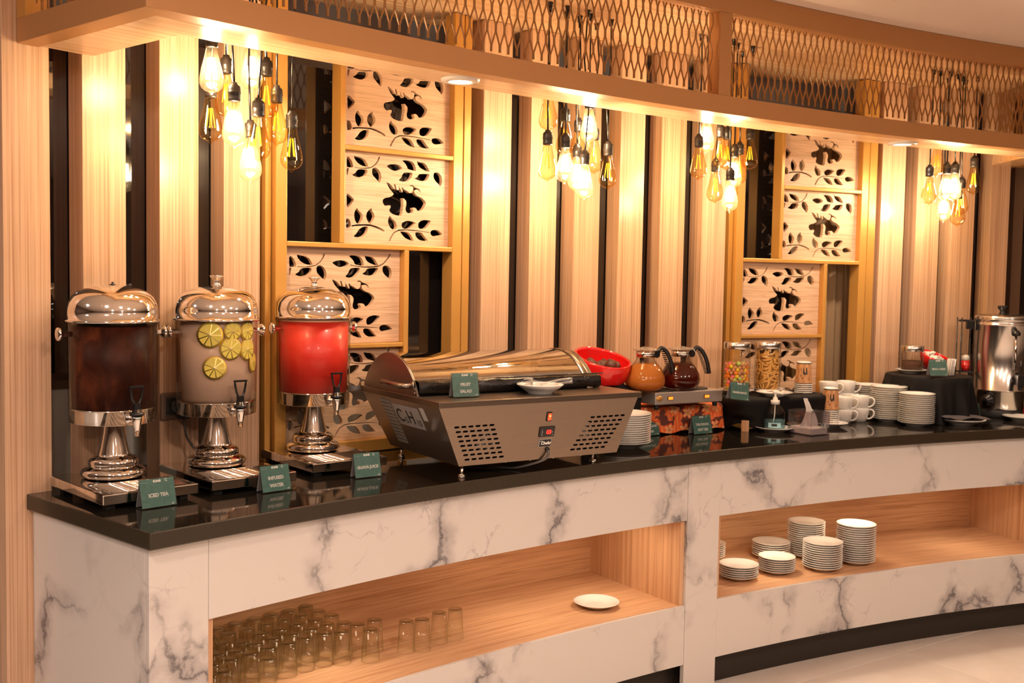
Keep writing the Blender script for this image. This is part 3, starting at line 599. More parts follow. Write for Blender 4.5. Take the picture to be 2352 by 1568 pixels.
# ================================================================ DRINK DISPENSERS
def dispenser(x, y, ang, liquid, label, knob=True, level=.458):
    r = thing('drink_dispenser', label, 'dispenser', (x, y, HC), math.radians(ang), 'drink dispensers on the counter')
    MB().box(-.131, .131, -.237, .104, .014, .041).build('tray', 'chrome', r, bev=.0025)
    for sx in (-1, 1):
        for yy in (-.20, .075): MB().box(sx * .10 - .012, sx * .10 + .012, yy - .012, yy + .012, 0, .0145).build('foot', 'rubber', r)
    gr = MB()
    for k in range(11): yy = -.225 + k * .0115; gr.tube([(-.10, yy, .0418), (.10, yy, .0418)], .0022, 6)
    gr.tube([(-.112, -.232, .0418), (.112, -.232, .0418), (.112, -.10, .0418), (-.112, -.10, .0418)], .0016, 6, closed=True)
    gr.build('drip_grid', 'chrome', r)
    MB().lathe([(0, .041), (.074, .041), (.083, .046), (.086, .054), (.083, .062), (.076, .068), (.066, .072), (.0635, .074), (.0655, .079), (.0655, .087), (.060, .094), (.050, .099), (.044, .101), (.043, .106), (.0385, .122), (.0335, .145), (.0295, .165), (.0265, .19), (.026, .195)], 48).build('pedestal', 'chrome', r)
    MB().lathe([(0, .193), (.105, .193), (.1085, .195), (.1085, .229), (.1115, .231), (.1115, .234), (.1, .234)], 56).build('band', 'chrome', r)
    MB().lathe([(.1085, .197), (.1145, .197), (.1150, .23), (.1175, .470)], 56).build('tank', 'glass', r)
    k_ = .93 if liquid == 'water' else 1.0; lq = MB().lathe([(0, .2345), (.107 * k_, .2345), (.111 * k_, level), (0, level)], 56); lo = lq.build('liquid', liquid, r)
    if liquid != 'water': MB().lathe([(.1105, level + .0005), (.1112, level + .012), (0, level + .012)], 48).build('froth', 'froth' if liquid == 'guava' else 'glass', r)
    MB().lathe([(.1175, .468), (.1235, .468), (.1245, .471), (.1235, .474), (.1185, .476), (.1185, .498), (.1150, .518), (.106, .537), (.090, .551), (.066, .561), (.040, .5665), (.018, .5685), (0, .569)], 56).build('lid', 'chrome', r)
    if knob: MB().lathe([(.011, .5675), (.012, .571), (.0085, .575), (.0095, .585), (.0150, .591), (.0195, .595), (.0195, .599), (0, .600)], 28).build('knob', 'chrome', r)
    else: MB().lathe([(.0, .5775), (.003, .577), (.0035, .572), (.009, .5705), (.010, .567)], 16).build('stud', 'blackm', r)
    for sg in (-1, 1):
        mt = Matrix.Rotation(sg * PI / 2, 4, 'Y'); mt.translation = (sg * .114, 0, .437)
        MB().lathe([(0, 0), (.0075, 0), (.0075, .020), (.010, .024), (.0165, .029), (.0185, .033), (.0175, .0365), (.010, .0385), (0, .039)], 24, mtx=mt).build('handle', 'chrome', r)
    # tap towards -Y
    mt = Matrix.Rotation(PI / 2, 4, 'X'); mt.translation = (0, -.106, .212)
    t = MB().lathe([(0, 0), (.0165, 0), (.019, .006), (.0185, .014), (.013, .019), (.0085, .021), (.0085, .038), (0, .038)], 24, mtx=mt)
    t.lathe([(0, .224), (.0135, .224), (.0135, .216), (.0125, .206), (.0085, .186), (.0085, .184), (.0072, .183), (.0072, .170), (.0055, .170), (.0055, .180), (0, .180)], 24, y=-.147)
    tap = t.build('tap', 'chrome', r)
    MB().lathe([(0, .242), (.012, .242), (.0125, .233), (.0185, .232), (.0185, .2245), (0, .224)], 24, y=-.147).build('collar', 'black', tap)
    lv = MB().box(-.0085, .0085, -.154, -.140, .242, .258)
    lv.tube([(-.006, -.147, .256), (-.0125, -.147, .270), (-.0165, -.147, .292), (-.017, -.147, .301), (.017, -.147, .301), (.0165, -.147, .292), (.0125, -.147, .270), (.006, -.147, .256)], .0034, 8, closed=True)
    lv.box(-.020, .020, -.151, -.143, .2985, .3035)
    lv.build('lever', 'black', tap, bev=.001)
    return r
dispenser(-1.095, 2.933, 44, 'tea', 'drink dispenser filled with dark brown iced tea, its lid missing the knob', knob=False)
dispenser(-.869, 3.144, 42.0, 'water', 'drink dispenser filled with cloudy water and lemon slices', level=.466)
dispenser(-.638, 3.440, 39.5, 'guava', 'drink dispenser filled with pink red guava juice')
# lemon slices floating against the glass of the middle dispenser
DX, DY = -.869, 3.144; vd = math.atan2(-DY, -DX)           # direction from the tank towards the camera side
lem = None
LS = [(-.167, 1.330, .0375, 'large lemon slice at the upper left of the water dispenser'), (.42, 1.341, .0275, 'lemon slice cut off by the lid rim in the middle of the water dispenser'),
      (.36, 1.291, .0335, 'lemon slice in the centre of the water dispenser, overlapping its neighbour above'), (.80, 1.340, .029, 'lemon slice near the right edge of the tank under the lid rim'),
      (.80, 1.286, .0325, 'narrow foreshortened lemon slice at the right side of the water tank'), (-.05, 1.236, .0335, 'lowest lemon slice, alone in the middle of the water tank'),
      (.955, 1.246, .030, 'lemon slice seen almost edge-on at the right rim of the tank')]
for f, z, rad_, lab in LS:
    th = vd + math.asin(f); rr_ = .1085
    if lem is None:
        lem = thing('lemon_slice', lab, 'lemon slice', group='lemon slices in the water dispenser')
        MB().lathe([(0, -.002), (1, -.002), (1.0, .0), (.0, .0)], 40).build('rind', 'lemon_rind', lem)
        MB().lathe([(0, .0001), (.91, .0001), (.91, .0006), (0, .0006)], 40).build('pith', 'lemon_pith', lem)
        fm = MB()
        for k in range(9):
            a_ = 2 * PI * (k + .08) / 9; b_ = 2 * PI * (k + .92) / 9; pts = [(.09 * cos((a_ + b_) / 2), .09 * sin((a_ + b_) / 2))] + [(.84 * cos(a_ + (b_ - a_) * q / 4), .84 * sin(a_ + (b_ - a_) * q / 4)) for q in range(5)]
            fm.prism(pts, .0005, .0011)
        fm.build('flesh', 'lemon_flesh', lem); o = lem
    else: o = copy_tree(lem); o['label'] = lab
    o.location = (DX + rr_ * cos(th), DY + rr_ * sin(th), z)
    o.rotation_euler = Vector((cos(th), sin(th), 0)).to_track_quat('Z', 'Y').to_euler(); o.scale = (rad_, rad_, 1)

# outlet and plug on the slat behind
o_ = thing('wall_outlet', 'brown double wall outlet on the slat behind the lemon water dispenser', 'outlet', (*pol(.432, RW - .001), 1.108), tang(*pol(.432, RW)))
MB().box(-.040, .040, -.012, 0, -.041, .041).build('plate', 'outlet', o_, bev=.009, seg=4)
MB().box(-.026, .026, -.0155, -.011, -.026, .026).build('insert', 'blackm', o_, bev=.005)
mt = Matrix.Rotation(PI / 2, 4, 'X'); mt.translation = (.004, -.012, 0)
MB().lathe([(.0, 0), (.020, 0), (.020, .012), (.016, .016), (0, .016)], 24, mtx=mt).build('cover', 'blackm', o_)
pg = thing('power_cable', 'black plug and cable hanging from the outlet down behind the dispensers', 'cable', (0, 0, 0))
px_, py_ = pol(.452, RW - .034)
MB().box(-.017, .017, -.014, .014, -.030, .018, Matrix.Translation((px_, py_, 1.100))).build('plug', 'black', pg, bev=.005)
cc = [(px_, py_, 1.072), (px_ + .004, py_ - .004, 1.05), (px_ + .016, py_ - .010, 1.01), (px_ + .055, py_ - .012, .962), (px_ + .095, py_ - .0, .925), (px_ + .15, py_ + .03, .906), (px_ + .21, py_ + .09, .905)]
def spline(pts, n=6):
    out = []
    for i in range(len(pts) - 1):
        p0, p1, p2, p3 = (Vector(pts[max(i - 1, 0)]), Vector(pts[i]), Vector(pts[i + 1]), Vector(pts[min(i + 2, len(pts) - 1)]))
        for k in range(n): t = k / n; out.append(.5 * ((2 * p1) + (p2 - p0) * t + (2 * p0 - 5 * p1 + 4 * p2 - p3) * t * t + (3 * p1 - p0 - 3 * p2 + p3) * t ** 3))
    out.append(Vector(pts[-1])); return out
MB().tube(spline(cc), .0034, 8).build('cord', 'black', pg)

# ================================================================ SALAD CHILLER
CHX, CHY = -.210, 3.110; CA = math.radians(32.6)
ch = thing('salad_chiller', 'stainless steel countertop salad chiller with a curved glass hood', 'chiller', (CHX, CHY, HC), CA)
SW, SD, SZ = .762, .545, .24                  # slab width, depth, top height above the counter
sk = .03                                        # the carcass leans with the slab
MB().box(0, SW, 0, SD, SZ - .0185, SZ).build('top_slab', 'steel', ch, bev=.0012)
b0 = [(.098, .050), (.700, .050), (.700, SD - .03), (.098, SD - .03)]; b1 = [(.006, .010), (SW - .010, .010), (SW - .010, SD - .006), (.006, SD - .006)]; zb, zt_ = .037, SZ - .0187
def lerp3(u, v_, off=0.0):
    """point on the sloping front face: u across (0-1), v_ up (0-1)"""
    L = Vector((b0[0][0], b0[0][1], zb)).lerp(Vector((b1[0][0], b1[0][1], zt_)), v_); R = Vector((b0[1][0], b0[1][1], zb)).lerp(Vector((b1[1][0], b1[1][1], zt_)), v_)
    return L.lerp(R, u) + FN * off
fe = Vector((1, 0, 0)); fu = (Vector((0, b1[0][1], zt_)) - Vector((0, b0[0][1], zb))).normalized(); FN = fe.cross(fu).normalized()
vs = [(*p, zb) for p in b0] + [(*p, zt_) for p in b1]
body = MB().add(vs, [(0, 3, 2, 1), (4, 5, 6, 7), (1, 2, 6, 5), (2, 3, 7, 6), (3, 0, 4, 7)]).build('body', 'steel_side', ch)
# front panel with punched slots
FL_ = (Vector((0, b1[0][1], zt_)) - Vector((0, b0[0][1], zb))).length
q0 = Vector((0, b0[0][1], zb))
mtf = Matrix(((1, fu.x, FN.x, q0.x), (0, fu.y, FN.y, q0.y), (0, fu.z, FN.z, q0.z), (0, 0, 0, 1)))
def slot(cx, cy, w_=.0178, h_=.0066):
    pts = []; r_ = h_ / 2
    for k in range(7): a_ = -PI / 2 + PI * k / 6; pts.append((cx + w_ / 2 - r_ + r_ * cos(a_), cy + r_ * sin(a_)))
    for k in range(7): a_ = PI / 2 + PI * k / 6; pts.append((cx - w_ / 2 + r_ + r_ * cos(a_), cy + r_ * sin(a_)))
    return pts
slots = []
for rw in range(8):
    yy = .020 + (7 - rw) * .0152
    for k in range(6): slots.append(slot(.0735 + rw * .0072 + k * .0245, yy))
    for k in range(6): slots.append(slot(.700 - rw * .0088 - k * .0245 , yy + .003))
cut_panel([(b0[0][0], 0), (b0[1][0], 0), (b1[1][0], FL_), (b1[0][0], FL_)], slots, .0012, 'front_panel', 'steel', ch, mtf @ Matrix.Translation((0, 0, .0008)))
MB().add([lerp3(.02, .04, -.012), lerp3(.98, .04, -.012), lerp3(.98, .96, -.012), lerp3(.02, .96, -.012)], [(0, 1, 2, 3)]).build('slot_shade', 'dark', ch)  # black sheet standing in for the shade behind the slots
# two fans behind the slots
for cx_, cy_ in ((.185, .065), (.560, .085)):
    f = MB(); mt = mtf @ Matrix.Translation((cx_, cy_, -.010)); f.lathe([(.0, 0), (.014, 0), (.014, .002), (0, .002)], 20, mtx=mt)
    for k in range(6): a_ = k * PI / 3; f.add([mt @ Vector((.012 * cos(a_), .012 * sin(a_), .001)), mt @ Vector((.030 * cos(a_ - .2), .030 * sin(a_ - .2), .001)), mt @ Vector((.030 * cos(a_ + .45), .030 * sin(a_ + .45), .003))], [(0, 1, 2)])
    f.build('fan', 'label2', ch)
MB().box(SW - .022, SW - .011, .003, .010, .06, SZ - .02, Matrix.Translation((0, 0, 0))) 
for cx_, cy_ in ((.117, .063), (.640, .100), (.12, SD - .07), (.66, SD - .07)):
    f = MB().lathe([(0, 0), (.0115, 0), (.0115, .0035), (.010, .0042), (.0115, .005), (.0115, .008), (.005, .0095), (.0045, .012), (.0045, .038), (0, .038)], 20, x=cx_, y=cy_); f.build('leg', 'chrome', ch)
def plate_on(name, m, u, v_, w_, h_, t, off=.0015, par=None, bev=.0012):
    p = (u, v_); o = MB().box(p[0] - w_ / 2, p[0] + w_ / 2, p[1] - h_ / 2, p[1] + h_ / 2, off, off + t, mtf).build(name, m, par or ch, bev=bev); return o
sw_ = plate_on('switch', 'black', .404, .142, .019, .030, .003); plate_on('rocker', 'red_lit', .4045, .142, .0125, .0225, .002, .0045, sw_); plate_on('glow', 'hot', .4045, .145, .003, .004, .0008, .0066, sw_, .0002)
dp = plate_on('display', 'blackm', .4035, .092, .058, .0335, .004, bev=.002)
mrot = mtf.to_euler()
def ftext(s_, size, m, u, v_, off, par, **k):
    p = mtf @ Vector((u, v_, off)); return text(s_, size, m, par, p, mrot, **k)
ftext('03', .0195, 'digit', .4095, .085, .0058, dp, bold=.0006, name='digits')
for uu in (.3845, .4235): ftext('[', .020, 'label', uu, .086, .0058, dp, name='button')
for uu, vv in ((.387, .097), (.387, .086), (.4245, .097), (.4245, .086)): plate_on('button', 'black', uu, vv, .006, .005, .001, .0055, dp, .0004)
bd = plate_on('badge', 'label2', .4025, .0545, .046, .0265, .0015, bev=.004); plate_on('badge_face', 'inkb', .4025, .0545, .0435, .024, .0005, .0031, bd, .003)
ftext('Chefer', .0135, 'ink', .4045, .050, .0038, bd, bold=.0004, shear=.35, name='lettering'); ftext('oOo', .006, 'ink', .388, .0595, .0038, bd, name='logo')
cbl = spline([tuple(mtf @ Vector((.415, .030, .003))), tuple(mtf @ Vector((.417, .022, .010))), tuple(mtf @ Vector((.411, .008, .012))), tuple(mtf @ Vector((.395, -.004, .006))), (.37, .07, .018), (.33, .10, .006), (.28, .14, .006), (.2, .2, .006)])
MB().tube(cbl, .0042, 8).build('cable', 'cablew', ch)
mt = mtf @ Matrix.Translation((.415, .032, .0015)); MB().lathe([(0, 0), (.0075, 0), (.0065, .006), (0, .006)], 16, mtx=mt).build('grommet', 'black', ch)
for uu, vv in ((.27, .058), (.36, .055), (.45, .058), (.56, .06)): MB().lathe([(0, -.004), (.003, -.003), (.003, 0), (0, 0)], 10, x=uu, y=vv, z=zb).build('screw', 'chrome', ch)
# sloping left side: stickers
su = (Vector((0, b1[3][1] - b1[0][1], 0))).normalized(); sv = (Vector((b1[0][0], 0, zt_)) - Vector((b0[0][0], 0, zb))).normalized(); SN = Vector((-sv.z, 0, sv.x))
if SN.x > 0: SN = -SN
q1 = Vector((b1[0][0], 0, zt_))
mts = Matrix(((0, sv.x, SN.x, q1.x), (-1, 0, 0, 0), (0, sv.z, SN.z, q1.z), (0, 0, 0, 1)))   # x -> towards the front (-Y), y -> up the slope
def splate(name, m, x0, x1, y0, y1, t=.0006, off=.0006, par=None): return MB().box(x0, x1, y0, y1, off, off + t, mts).build(name, m, par or ch)
st = splate('sticker', 'label', -.345, -.165, -.098, -.020)
srot = mts.to_euler()
def stext(s_, size, m, x_, y_, off, par, **k): return text(s_, size, m, par, mts @ Vector((x_, y_, off)), srot, **k)
stext('C', .066, 'inkb', -.312, -.083, .0013, st, bold=.0006); stext('5', .032, 'inkb', -.277, -.086, .0013, st, bold=.0003); stext('H', .066, 'inkb', -.240, -.083, .0013, st, bold=.0006); stext('10', .032, 'inkb', -.193, -.086, .0013, st, bold=.0003)
s2 = splate('sticker', 'label', -.425, -.352, -.175, -.012)
for k in range(11): stext('=== -=== - ==', .011, 'inkb', -.388, -.030 - k * .0135, .0013, s2, name='print')
splate('sticker', 'label2', -.150, -.122, -.060, -.014)
# hood: end discs, glass, pan
HV0, HV1, HT = .170, .560, .122
def arcp(f, dz=0.0, base=.0):
    """hood outline: f 0 front .. 1 back, circular segment"""
    ch_ = HV1 - HV0; R_ = ((ch_ / 2) ** 2 + HT ** 2) / (2 * HT); c_ = (HV0 + HV1) / 2; h = math.asin(ch_ / 2 / R_); a_ = h - 2 * h * f
    return (c_ - (R_ + dz) * sin(a_), SZ + HT - R_ + (R_ + dz) * cos(a_))
ep = [arcp(k / 24) for k in range(25)]
def disc(u, t, name, m, pts):
    n = len(pts); vs = [(u, y_, z_) for y_, z_ in pts] + [(u + t, y_, z_) for y_, z_ in pts]
    return MB().add(vs, [tuple(range(n)), tuple(range(n, 2 * n))[::-1]] + [(i, i + n, (i + 1) % n + n, (i + 1) % n) for i in range(n)]).build(name, m, ch, bev=.0006, seg=1)
disc(.018, .003, 'end_plate', 'steel_side', ep); disc(.702, .003, 'end_plate', 'steel', ep)
inner = [arcp(k / 24, -.014) for k in range(25)]
for uu, wdt in ((.021, .004), (.664, .038)):
    rows = [[(uu, *arcp(k / 24, .001)), (uu + wdt, *arcp(k / 24, .001)), (uu + wdt, *arcp(k / 24, -.001)), (uu, *arcp(k / 24, -.001))] for k in range(25)]
    MB().grid(rows, closed=True).build('rim', 'steel', ch)
rows = [[(.026 + .66 * i / 8, *arcp(.105 + .855 * k / 30, -.0015)) for i in range(9)] for k in range(31)]
MB().grid(rows).build('hood_glass', 'lensglass', ch)
rows = []
for i in range(41):
    u_ = .0205 + (.716 - .0205) * i / 40; wv_ = .0012 * sin(i * .9) + .0008 * sin(i * 2.3)
    rows.append([(u_, HV0 + .006 + wv_, SZ + .0005), (u_, HV0 - .006 + wv_, SZ + .010), (u_, HV0 - .009 - wv_, SZ + .024), (u_, HV0 - .006 + wv_ * .5, SZ + .038), (u_, HV0 + .002, SZ + .0455 + wv_), (u_, HV0 + .03, SZ + .047), (u_, HV0 + .30, SZ + .047), (u_, HV0 + .32, SZ + .0005)])
pan = MB().grid(rows); pan.build('wrapped_pan', 'film', ch)
MB().tube([(.30, HV0 - .004, SZ + .0475), (.5, HV0 - .003, SZ + .049), (.727, HV0 - .004, SZ + .050)], .0022, 6).build('film_edge', 'film', ch)
hd = MB().tube([(.018, .200, SZ + .030), (-.010, .200, SZ + .030), (-.022, .215, SZ + .030), (-.022, .28, SZ + .031), (-.022, .335, SZ + .032)], [.0085, .0075, .0095, .0085, .0095], 14)
hd.build('handle', 'steel', ch); MB().lathe([(0, 0), (.014, 0), (.013, .006), (0, .007)], 16, mtx=Matrix.Translation((.018, .200, SZ + .03)) @ Matrix.Rotation(-PI / 2, 4, 'Y')).build('boss', 'steel', ch)
for yy, zz in ((.183, .014), (.186, .034)):
    MB().lathe([(0, 0), (.0038, 0), (.003, .002), (0, .0025)], 10, mtx=Matrix.Translation((.018, yy + .006, SZ + zz * .6)) @ Matrix.Rotation(-PI / 2, 4, 'Y')).build('rivet', 'chrome', ch)
def chw(u, v_, z=0): return (CHX + u * cos(CA) - v_ * sin(CA), CHY + u * sin(CA) + v_ * cos(CA), HC + z)

# ================================================================ CROCKERY
def plate_mesh(D, h, base, m='white', name='saucer', well=.55):
    R_ = D / 2
    return MB().lathe([(0, .0022), (base * .9, .0022), (base * .95, 0), (base, 0), (base * 1.04, .0025), (R_ * .80, h * .55), (R_ * .985, h - .0012), (R_, h), (R_ * .985, h + .0008), (R_ * .93, h + .0002), (R_ * .78, h * .72), (R_ * well, h * .38), (R_ * .35, h * .34), (0, h * .34)], 40).build(name, m)
P150 = None
def saucer(x, y, z, label, group=None, cat='saucer', D=.152):
    global P150
    if P150 is None: P150 = plate_mesh(.152, .0185, .040); o = P150
    else: o = P150.copy(); C.objects.link(o)
    o.name = cat.replace(' ', '_'); o.location = (x, y, z); k = D / .152; o.scale = (k, k, 1 if k == 1 else k); tag(o, label, cat, group); 
    return o
ORDN = ['topmost', 'second', 'third', 'fourth', 'fifth', 'sixth', 'seventh', 'eighth', 'ninth', 'tenth', 'eleventh', 'twelfth', 'thirteenth', 'fourteenth', 'fifteenth', 'sixteenth', 'seventeenth', 'eighteenth', 'nineteenth']
def stack(x, y, z, n, pitch, desc, group, cat='saucer', D=.152, jit=.0008):
    for k in range(n):
        o_n = n - 1 - k
        saucer(x + random.uniform(-jit, jit), y + random.uniform(-jit, jit), z + k * pitch, 'white %s, %s of %s' % (cat, 'topmost' if o_n == 0 else (ORDN[o_n] + ' from the top'), desc), group, cat, D)
stack(.415, 3.880, HC + .0002, 14, .0079, 'the stack between the chiller and the tent sign', 'stack of plates beside the salad chiller', 'plate', .196)
stack(1.645, 4.915, HC + .0002, 15, .0093, 'the rear saucer stack on the counter', 'rear stack of saucers on the counter')
stack(1.683, 4.752, HC + .0002, 16, .0092, 'the middle saucer stack on the counter', 'middle stack of saucers on the counter', D=.158)
stack(1.758, 4.618, HC + .0002, 15, .0088, 'the front saucer stack on the counter', 'front stack of saucers on the counter')
ZS = ZN2 + .0003
stack(.910, 4.170, ZS, 6, .0085, 'the short front stack beside the marble post', 'short front stack of saucers on the right shelf', D=.156)
stack(.842, 4.470, ZS, 7, .0085, 'the stack half hidden behind the marble post', 'half hidden stack of saucers on the right shelf', D=.15)
stack(1.118, 4.500, ZS, 7, .0088, 'the low rear stack on the right shelf', 'low rear stack of saucers on the right shelf', D=.160)
stack(1.275, 4.535, ZS, 16, .0090, 'the tall rear stack on the right shelf', 'tall rear stack of saucers on the right shelf', D=.158)
stack(1.085, 4.268, ZS, 7, .0085, 'the short middle stack on the right shelf', 'short middle stack of saucers on the right shelf', D=.148)
stack(1.287, 4.330, ZS, 12, .0090, 'the tall front stack on the right shelf', 'tall front stack of saucers on the right shelf', D=.160)
stack(1.458, 4.440, ZS, 17, .0093, 'the rightmost tall stack on the right shelf', 'rightmost tall stack of saucers on the right shelf', D=.162)
saucer(.319, 3.775, ZS, 'single white plate lying alone on the left shelf', cat='plate', D=.165)
# tumblers, upside down on the left shelf
GL = [[-0.651,3.411],[-0.695,3.361],[-0.603,3.362],[-0.743,3.321],[-0.649,3.319],[-0.554,3.323],[-0.786,3.273],[-0.694,3.272],[-0.598,3.276],[-0.831,3.227],[-0.741,3.229],[-0.645,3.235],[-0.553,3.236],[-0.503,3.247],[-0.873,3.18],[-0.786,3.182],[-0.688,3.186],[-0.596,3.191],[-0.46,3.238],[-0.413,3.284],[-0.874,3.093],[-0.829,3.133],[-0.736,3.14],[-0.642,3.145],[-0.547,3.153],[-0.497,3.169],[-0.413,3.192],[-0.825,3.051],[-0.771,3.063],[-0.732,3.056],[-0.688,3.1],[-0.595,3.111],[-0.851,3.006],[-0.814,2.965],[-0.769,2.988],[-0.727,2.97],[-0.684,3.021],[-0.637,3.061],[-0.81,2.878],[-0.77,2.923],[-0.665,2.931],[-0.762,2.83],[-0.313,3.278],[-0.266,3.296],[-0.217,3.366],[-0.168,3.407],[-0.793,2.791],[-0.868,2.98],[-0.912,3.131],[-0.852,2.899]]
gt = thing('tumbler', 'x', 'glass')
MB().lathe([(.0275, .0), (.0285, .0), (.0285, .002), (.0235, .094), (.0222, .0975), (.0200, .098), (.0, .0975), ], 28).build('bowl', 'tumbler', gt)
MB().lathe([(.0272, .002), (.0218, .090), (.0, .090)], 28).build('inside', 'tumbler', gt)
MB().lathe([(.0215, .0905), (.0222, .0955), (.0195, .0978), (.0185, .0962), (0, .0955)], 28).build('base', 'tumbler_base', gt)
rows_ = {}
for x, y in GL:
    rk = round((8.19 - math.hypot(x - C0[0], y - C0[1])) / .0635); rows_.setdefault(rk, []).append((x, y))
ROWN = {0: 'back row against the shelf back', 1: 'second row from the back', 2: 'third row from the back', 3: 'fourth row from the back', 4: 'fifth row from the back', 5: 'front row'}
first = True
for rk, L in rows_.items():
    L.sort(key=lambda p: -p[0])
    for k, (x, y) in enumerate(L):
        far = (k < 4 and rk == 5 and x > -.36)
        lab = 'upside-down clear tumbler, %s from the right in the %s' % (ORDN[k] if k else 'first', ROWN.get(rk, 'front row'))
        if first: o = gt; first = False
        else: o = copy_tree(gt)
        o.location = (x, y, ZS); o.rotation_euler = (0, 0, random.random() * 6); o['label'] = lab; o['group'] = 'upside-down tumblers on the left shelf'

# dish with tongs on the chiller
x, y, z = chw(.418, .092, SZ + .0004)
saucer(x, y, z, 'white dish with clear tongs on the steel chiller top', cat='dish', D=.152).scale.z = 1.6
tg = thing('serving_tongs', 'clear plastic serving tongs lying in the white dish on the chiller', 'tongs', (x, y, z), CA - math.radians(4))
def scoop(dx, sc, hi, fork):
    rows = []
    for i in range(9):
        t = i / 8; L_ = -.052 + .058 * t + dx; wd = .022 * math.sin(PI * min(1, (.18 + .82 * t)) ** .8) * sc if not fork else .020 * sc
        wd = .021 * sc * (sin(PI * (.12 + .80 * t)) ** .6)
        rows.append([(L_, .001 + k * wd / 3 * .35, hi + .012 * (1 - (k / 3) ** 2) * 0 + wd * (k / 3) * .85 - .010 * (1 - (k / 3) ** 2)) for k in range(-3, 4)])
    return rows
a_ = MB().grid(scoop(.0, 1.0, .026, False)); a_.tube([(.004, 0, .028), (.03, -.001, .026), (.07, -.003, .030), (.115, -.004, .034)], [.005, .0035, .004, .0045], 8); a_.build('spoon_arm', 'tongs', tg)
fk = MB().tube([(-.028, .004, .030), (.005, .003, .030), (.03, .002, .034), (.07, .004, .040), (.115, .004, .043)], [.010, .006, .0035, .004, .0045], 8)
for k in range(4): fk.tube([(-.026, .004, .022 + k * .008), (-.045, .003, .018 + k * .010), (-.062, .0, .018 + k * .0095)], [.005, .004, .002], 6)
fk.build('fork_arm', 'tongs', tg); MB().box(.112, .118, -.007, .007, .028, .048).build('hinge', 'tongs', tg, bev=.002)
# ================================================================ RED BOWL, HOTPLATE, COFFEE POTS
rb = thing('stand', 'black cloth covered stand behind the salad chiller', 'stand', (.375, 4.150, HC), tang(.375, 4.15))
def drape(name, hw, hd, h, m, parent, wav=.006, nf=9, flare=.02, rc=.02, drop=1.0, rnd=4.0, seed=0, low=None):
    """box or drum under a cloth: flat top, rounded shoulder, waving skirt"""
    rows = []; N = 96; rs = random.Random(seed); ph = [rs.random() * 6 for _ in range(4)]
    def ring(k, z, wv_, fl):
        out = []
        for i in range(N):
            a = 2 * PI * i / N; c_, s_ = cos(a), sin(a)
            d = (abs(c_) ** rnd + abs(s_) ** rnd) ** (-1 / rnd)
            f = 1 + wv_ * (sin(nf * a + ph[0]) + .6 * sin((nf * 2 + 1) * a + ph[1]) + .4 * sin(3 * a + ph[2]))
            x_, y_ = (hw + fl) * k * d * c_ * f, (hd + fl) * k * d * s_ * f
            zz = z + (low * .5 * (sin(nf * a + ph[3]) + 1) if (low and z < h * .4) else 0)
            out.append((x_, y_, zz))
        return out
    rows.append([(0, 0, h)] * N)
    for k in (.4, .8, .95): rows.append(ring(k, h + .0005 * sin(k * 9), 0, 0))
    rows.append(ring(.985, h - rc * .12, .001, 0)); rows.append(ring(1.0, h - rc * .5, .003, .001))
    b = h * (1 - drop)
    for t in (.12, .25, .4, .55, .7, .85, 1.0): rows.append(ring(1.0, h - rc * .5 - (h - rc * .5 - b) * t, wav / max(hw, hd) * t, flare * t))
    return MB().grid(rows, closed=True).build(name, m, parent)
drape('cloth', .078, .080, .198, 'cloth', rb, nf=5, seed=3, wav=.004, flare=.008)
bw = thing('red_bowl', 'glossy red bowl with a slanted opening behind the salad chiller', 'bowl', (.352, 4.145, HC + .200), 0)
# slanted bowl: sphere-like shell whose rim is cut by a tilted plane
sl = math.radians(15); fd = -.95                     # tilt, direction of the low side
rows_o = []; rows_i = []
for k in range(15):
    t = k / 14; ro = []; ri = []
    for i in range(56):
        a = 2 * PI * i / 56
        top = .112 - .034 * cos(a - fd) - .004; z_ = .001 + (top - .001) * t ** 1.25
        R0 = .112; zc = .078; rr_ = math.sqrt(max(R0 ** 2 - (z_ - zc) ** 2 * 1.05, .045 ** 2)) if z_ < zc else R0 - (z_ - zc) ** 2 * 1.6
        if t == 0: rr_ = .052
        ro.append((rr_ * cos(a), rr_ * sin(a), z_)); ri.append(((rr_ - .008) * cos(a), (rr_ - .008) * sin(a), max(z_, .012) if t < 1 else z_ + .0005))
    rows_o.append(ro); rows_i.append(ri)
shell_ = MB().grid([[(0, 0, .001)] * 56] + rows_o + rows_i[::-1] + [[(0, 0, .012)] * 56], closed=True); shell_.build('shell', 'red', bw)
fr0 = None
for k, (dx, dy, dz, sc) in enumerate([(-.050, -.035, .070, 1.0), (-.012, -.040, .064, .95), (.034, -.012, .066, 1.0), (.010, .030, .062, 1.0), (-.035, .025, .060, .9), (.055, .03, .058, .9)]):
    lab = ['brown scaly fruit at the left of the red bowl', 'brown scaly fruit in the middle of the red bowl front', 'pointed brown fruit at the right of the red bowl', 'brown fruit behind the middle ones in the red bowl', 'brown fruit at the back left of the red bowl', 'brown fruit at the back right of the red bowl'][k]
    p = (.352 + dx, 4.145 + dy, HC + .212 + dz)
    if fr0 is None:
        mb_ = MB().lathe([(0, -.022), (.010, -.021), (.019, -.013), (.0225, -.002), (.020, .010), (.012, .020), (.004, .0255), (0, .027)], 18); fr0 = mb_.build('fruit', 'fruit'); tag(fr0, lab, 'fruit', 'brown fruit in the red bowl'); o = fr0
    else: o = fr0.copy(); C.objects.link(o); o['label'] = lab
    o.location = p; o.scale = (sc,) * 3; o.rotation_euler = (random.uniform(-.7, .7), random.uniform(-.7, .7), k)
cl = MB(); rows = []
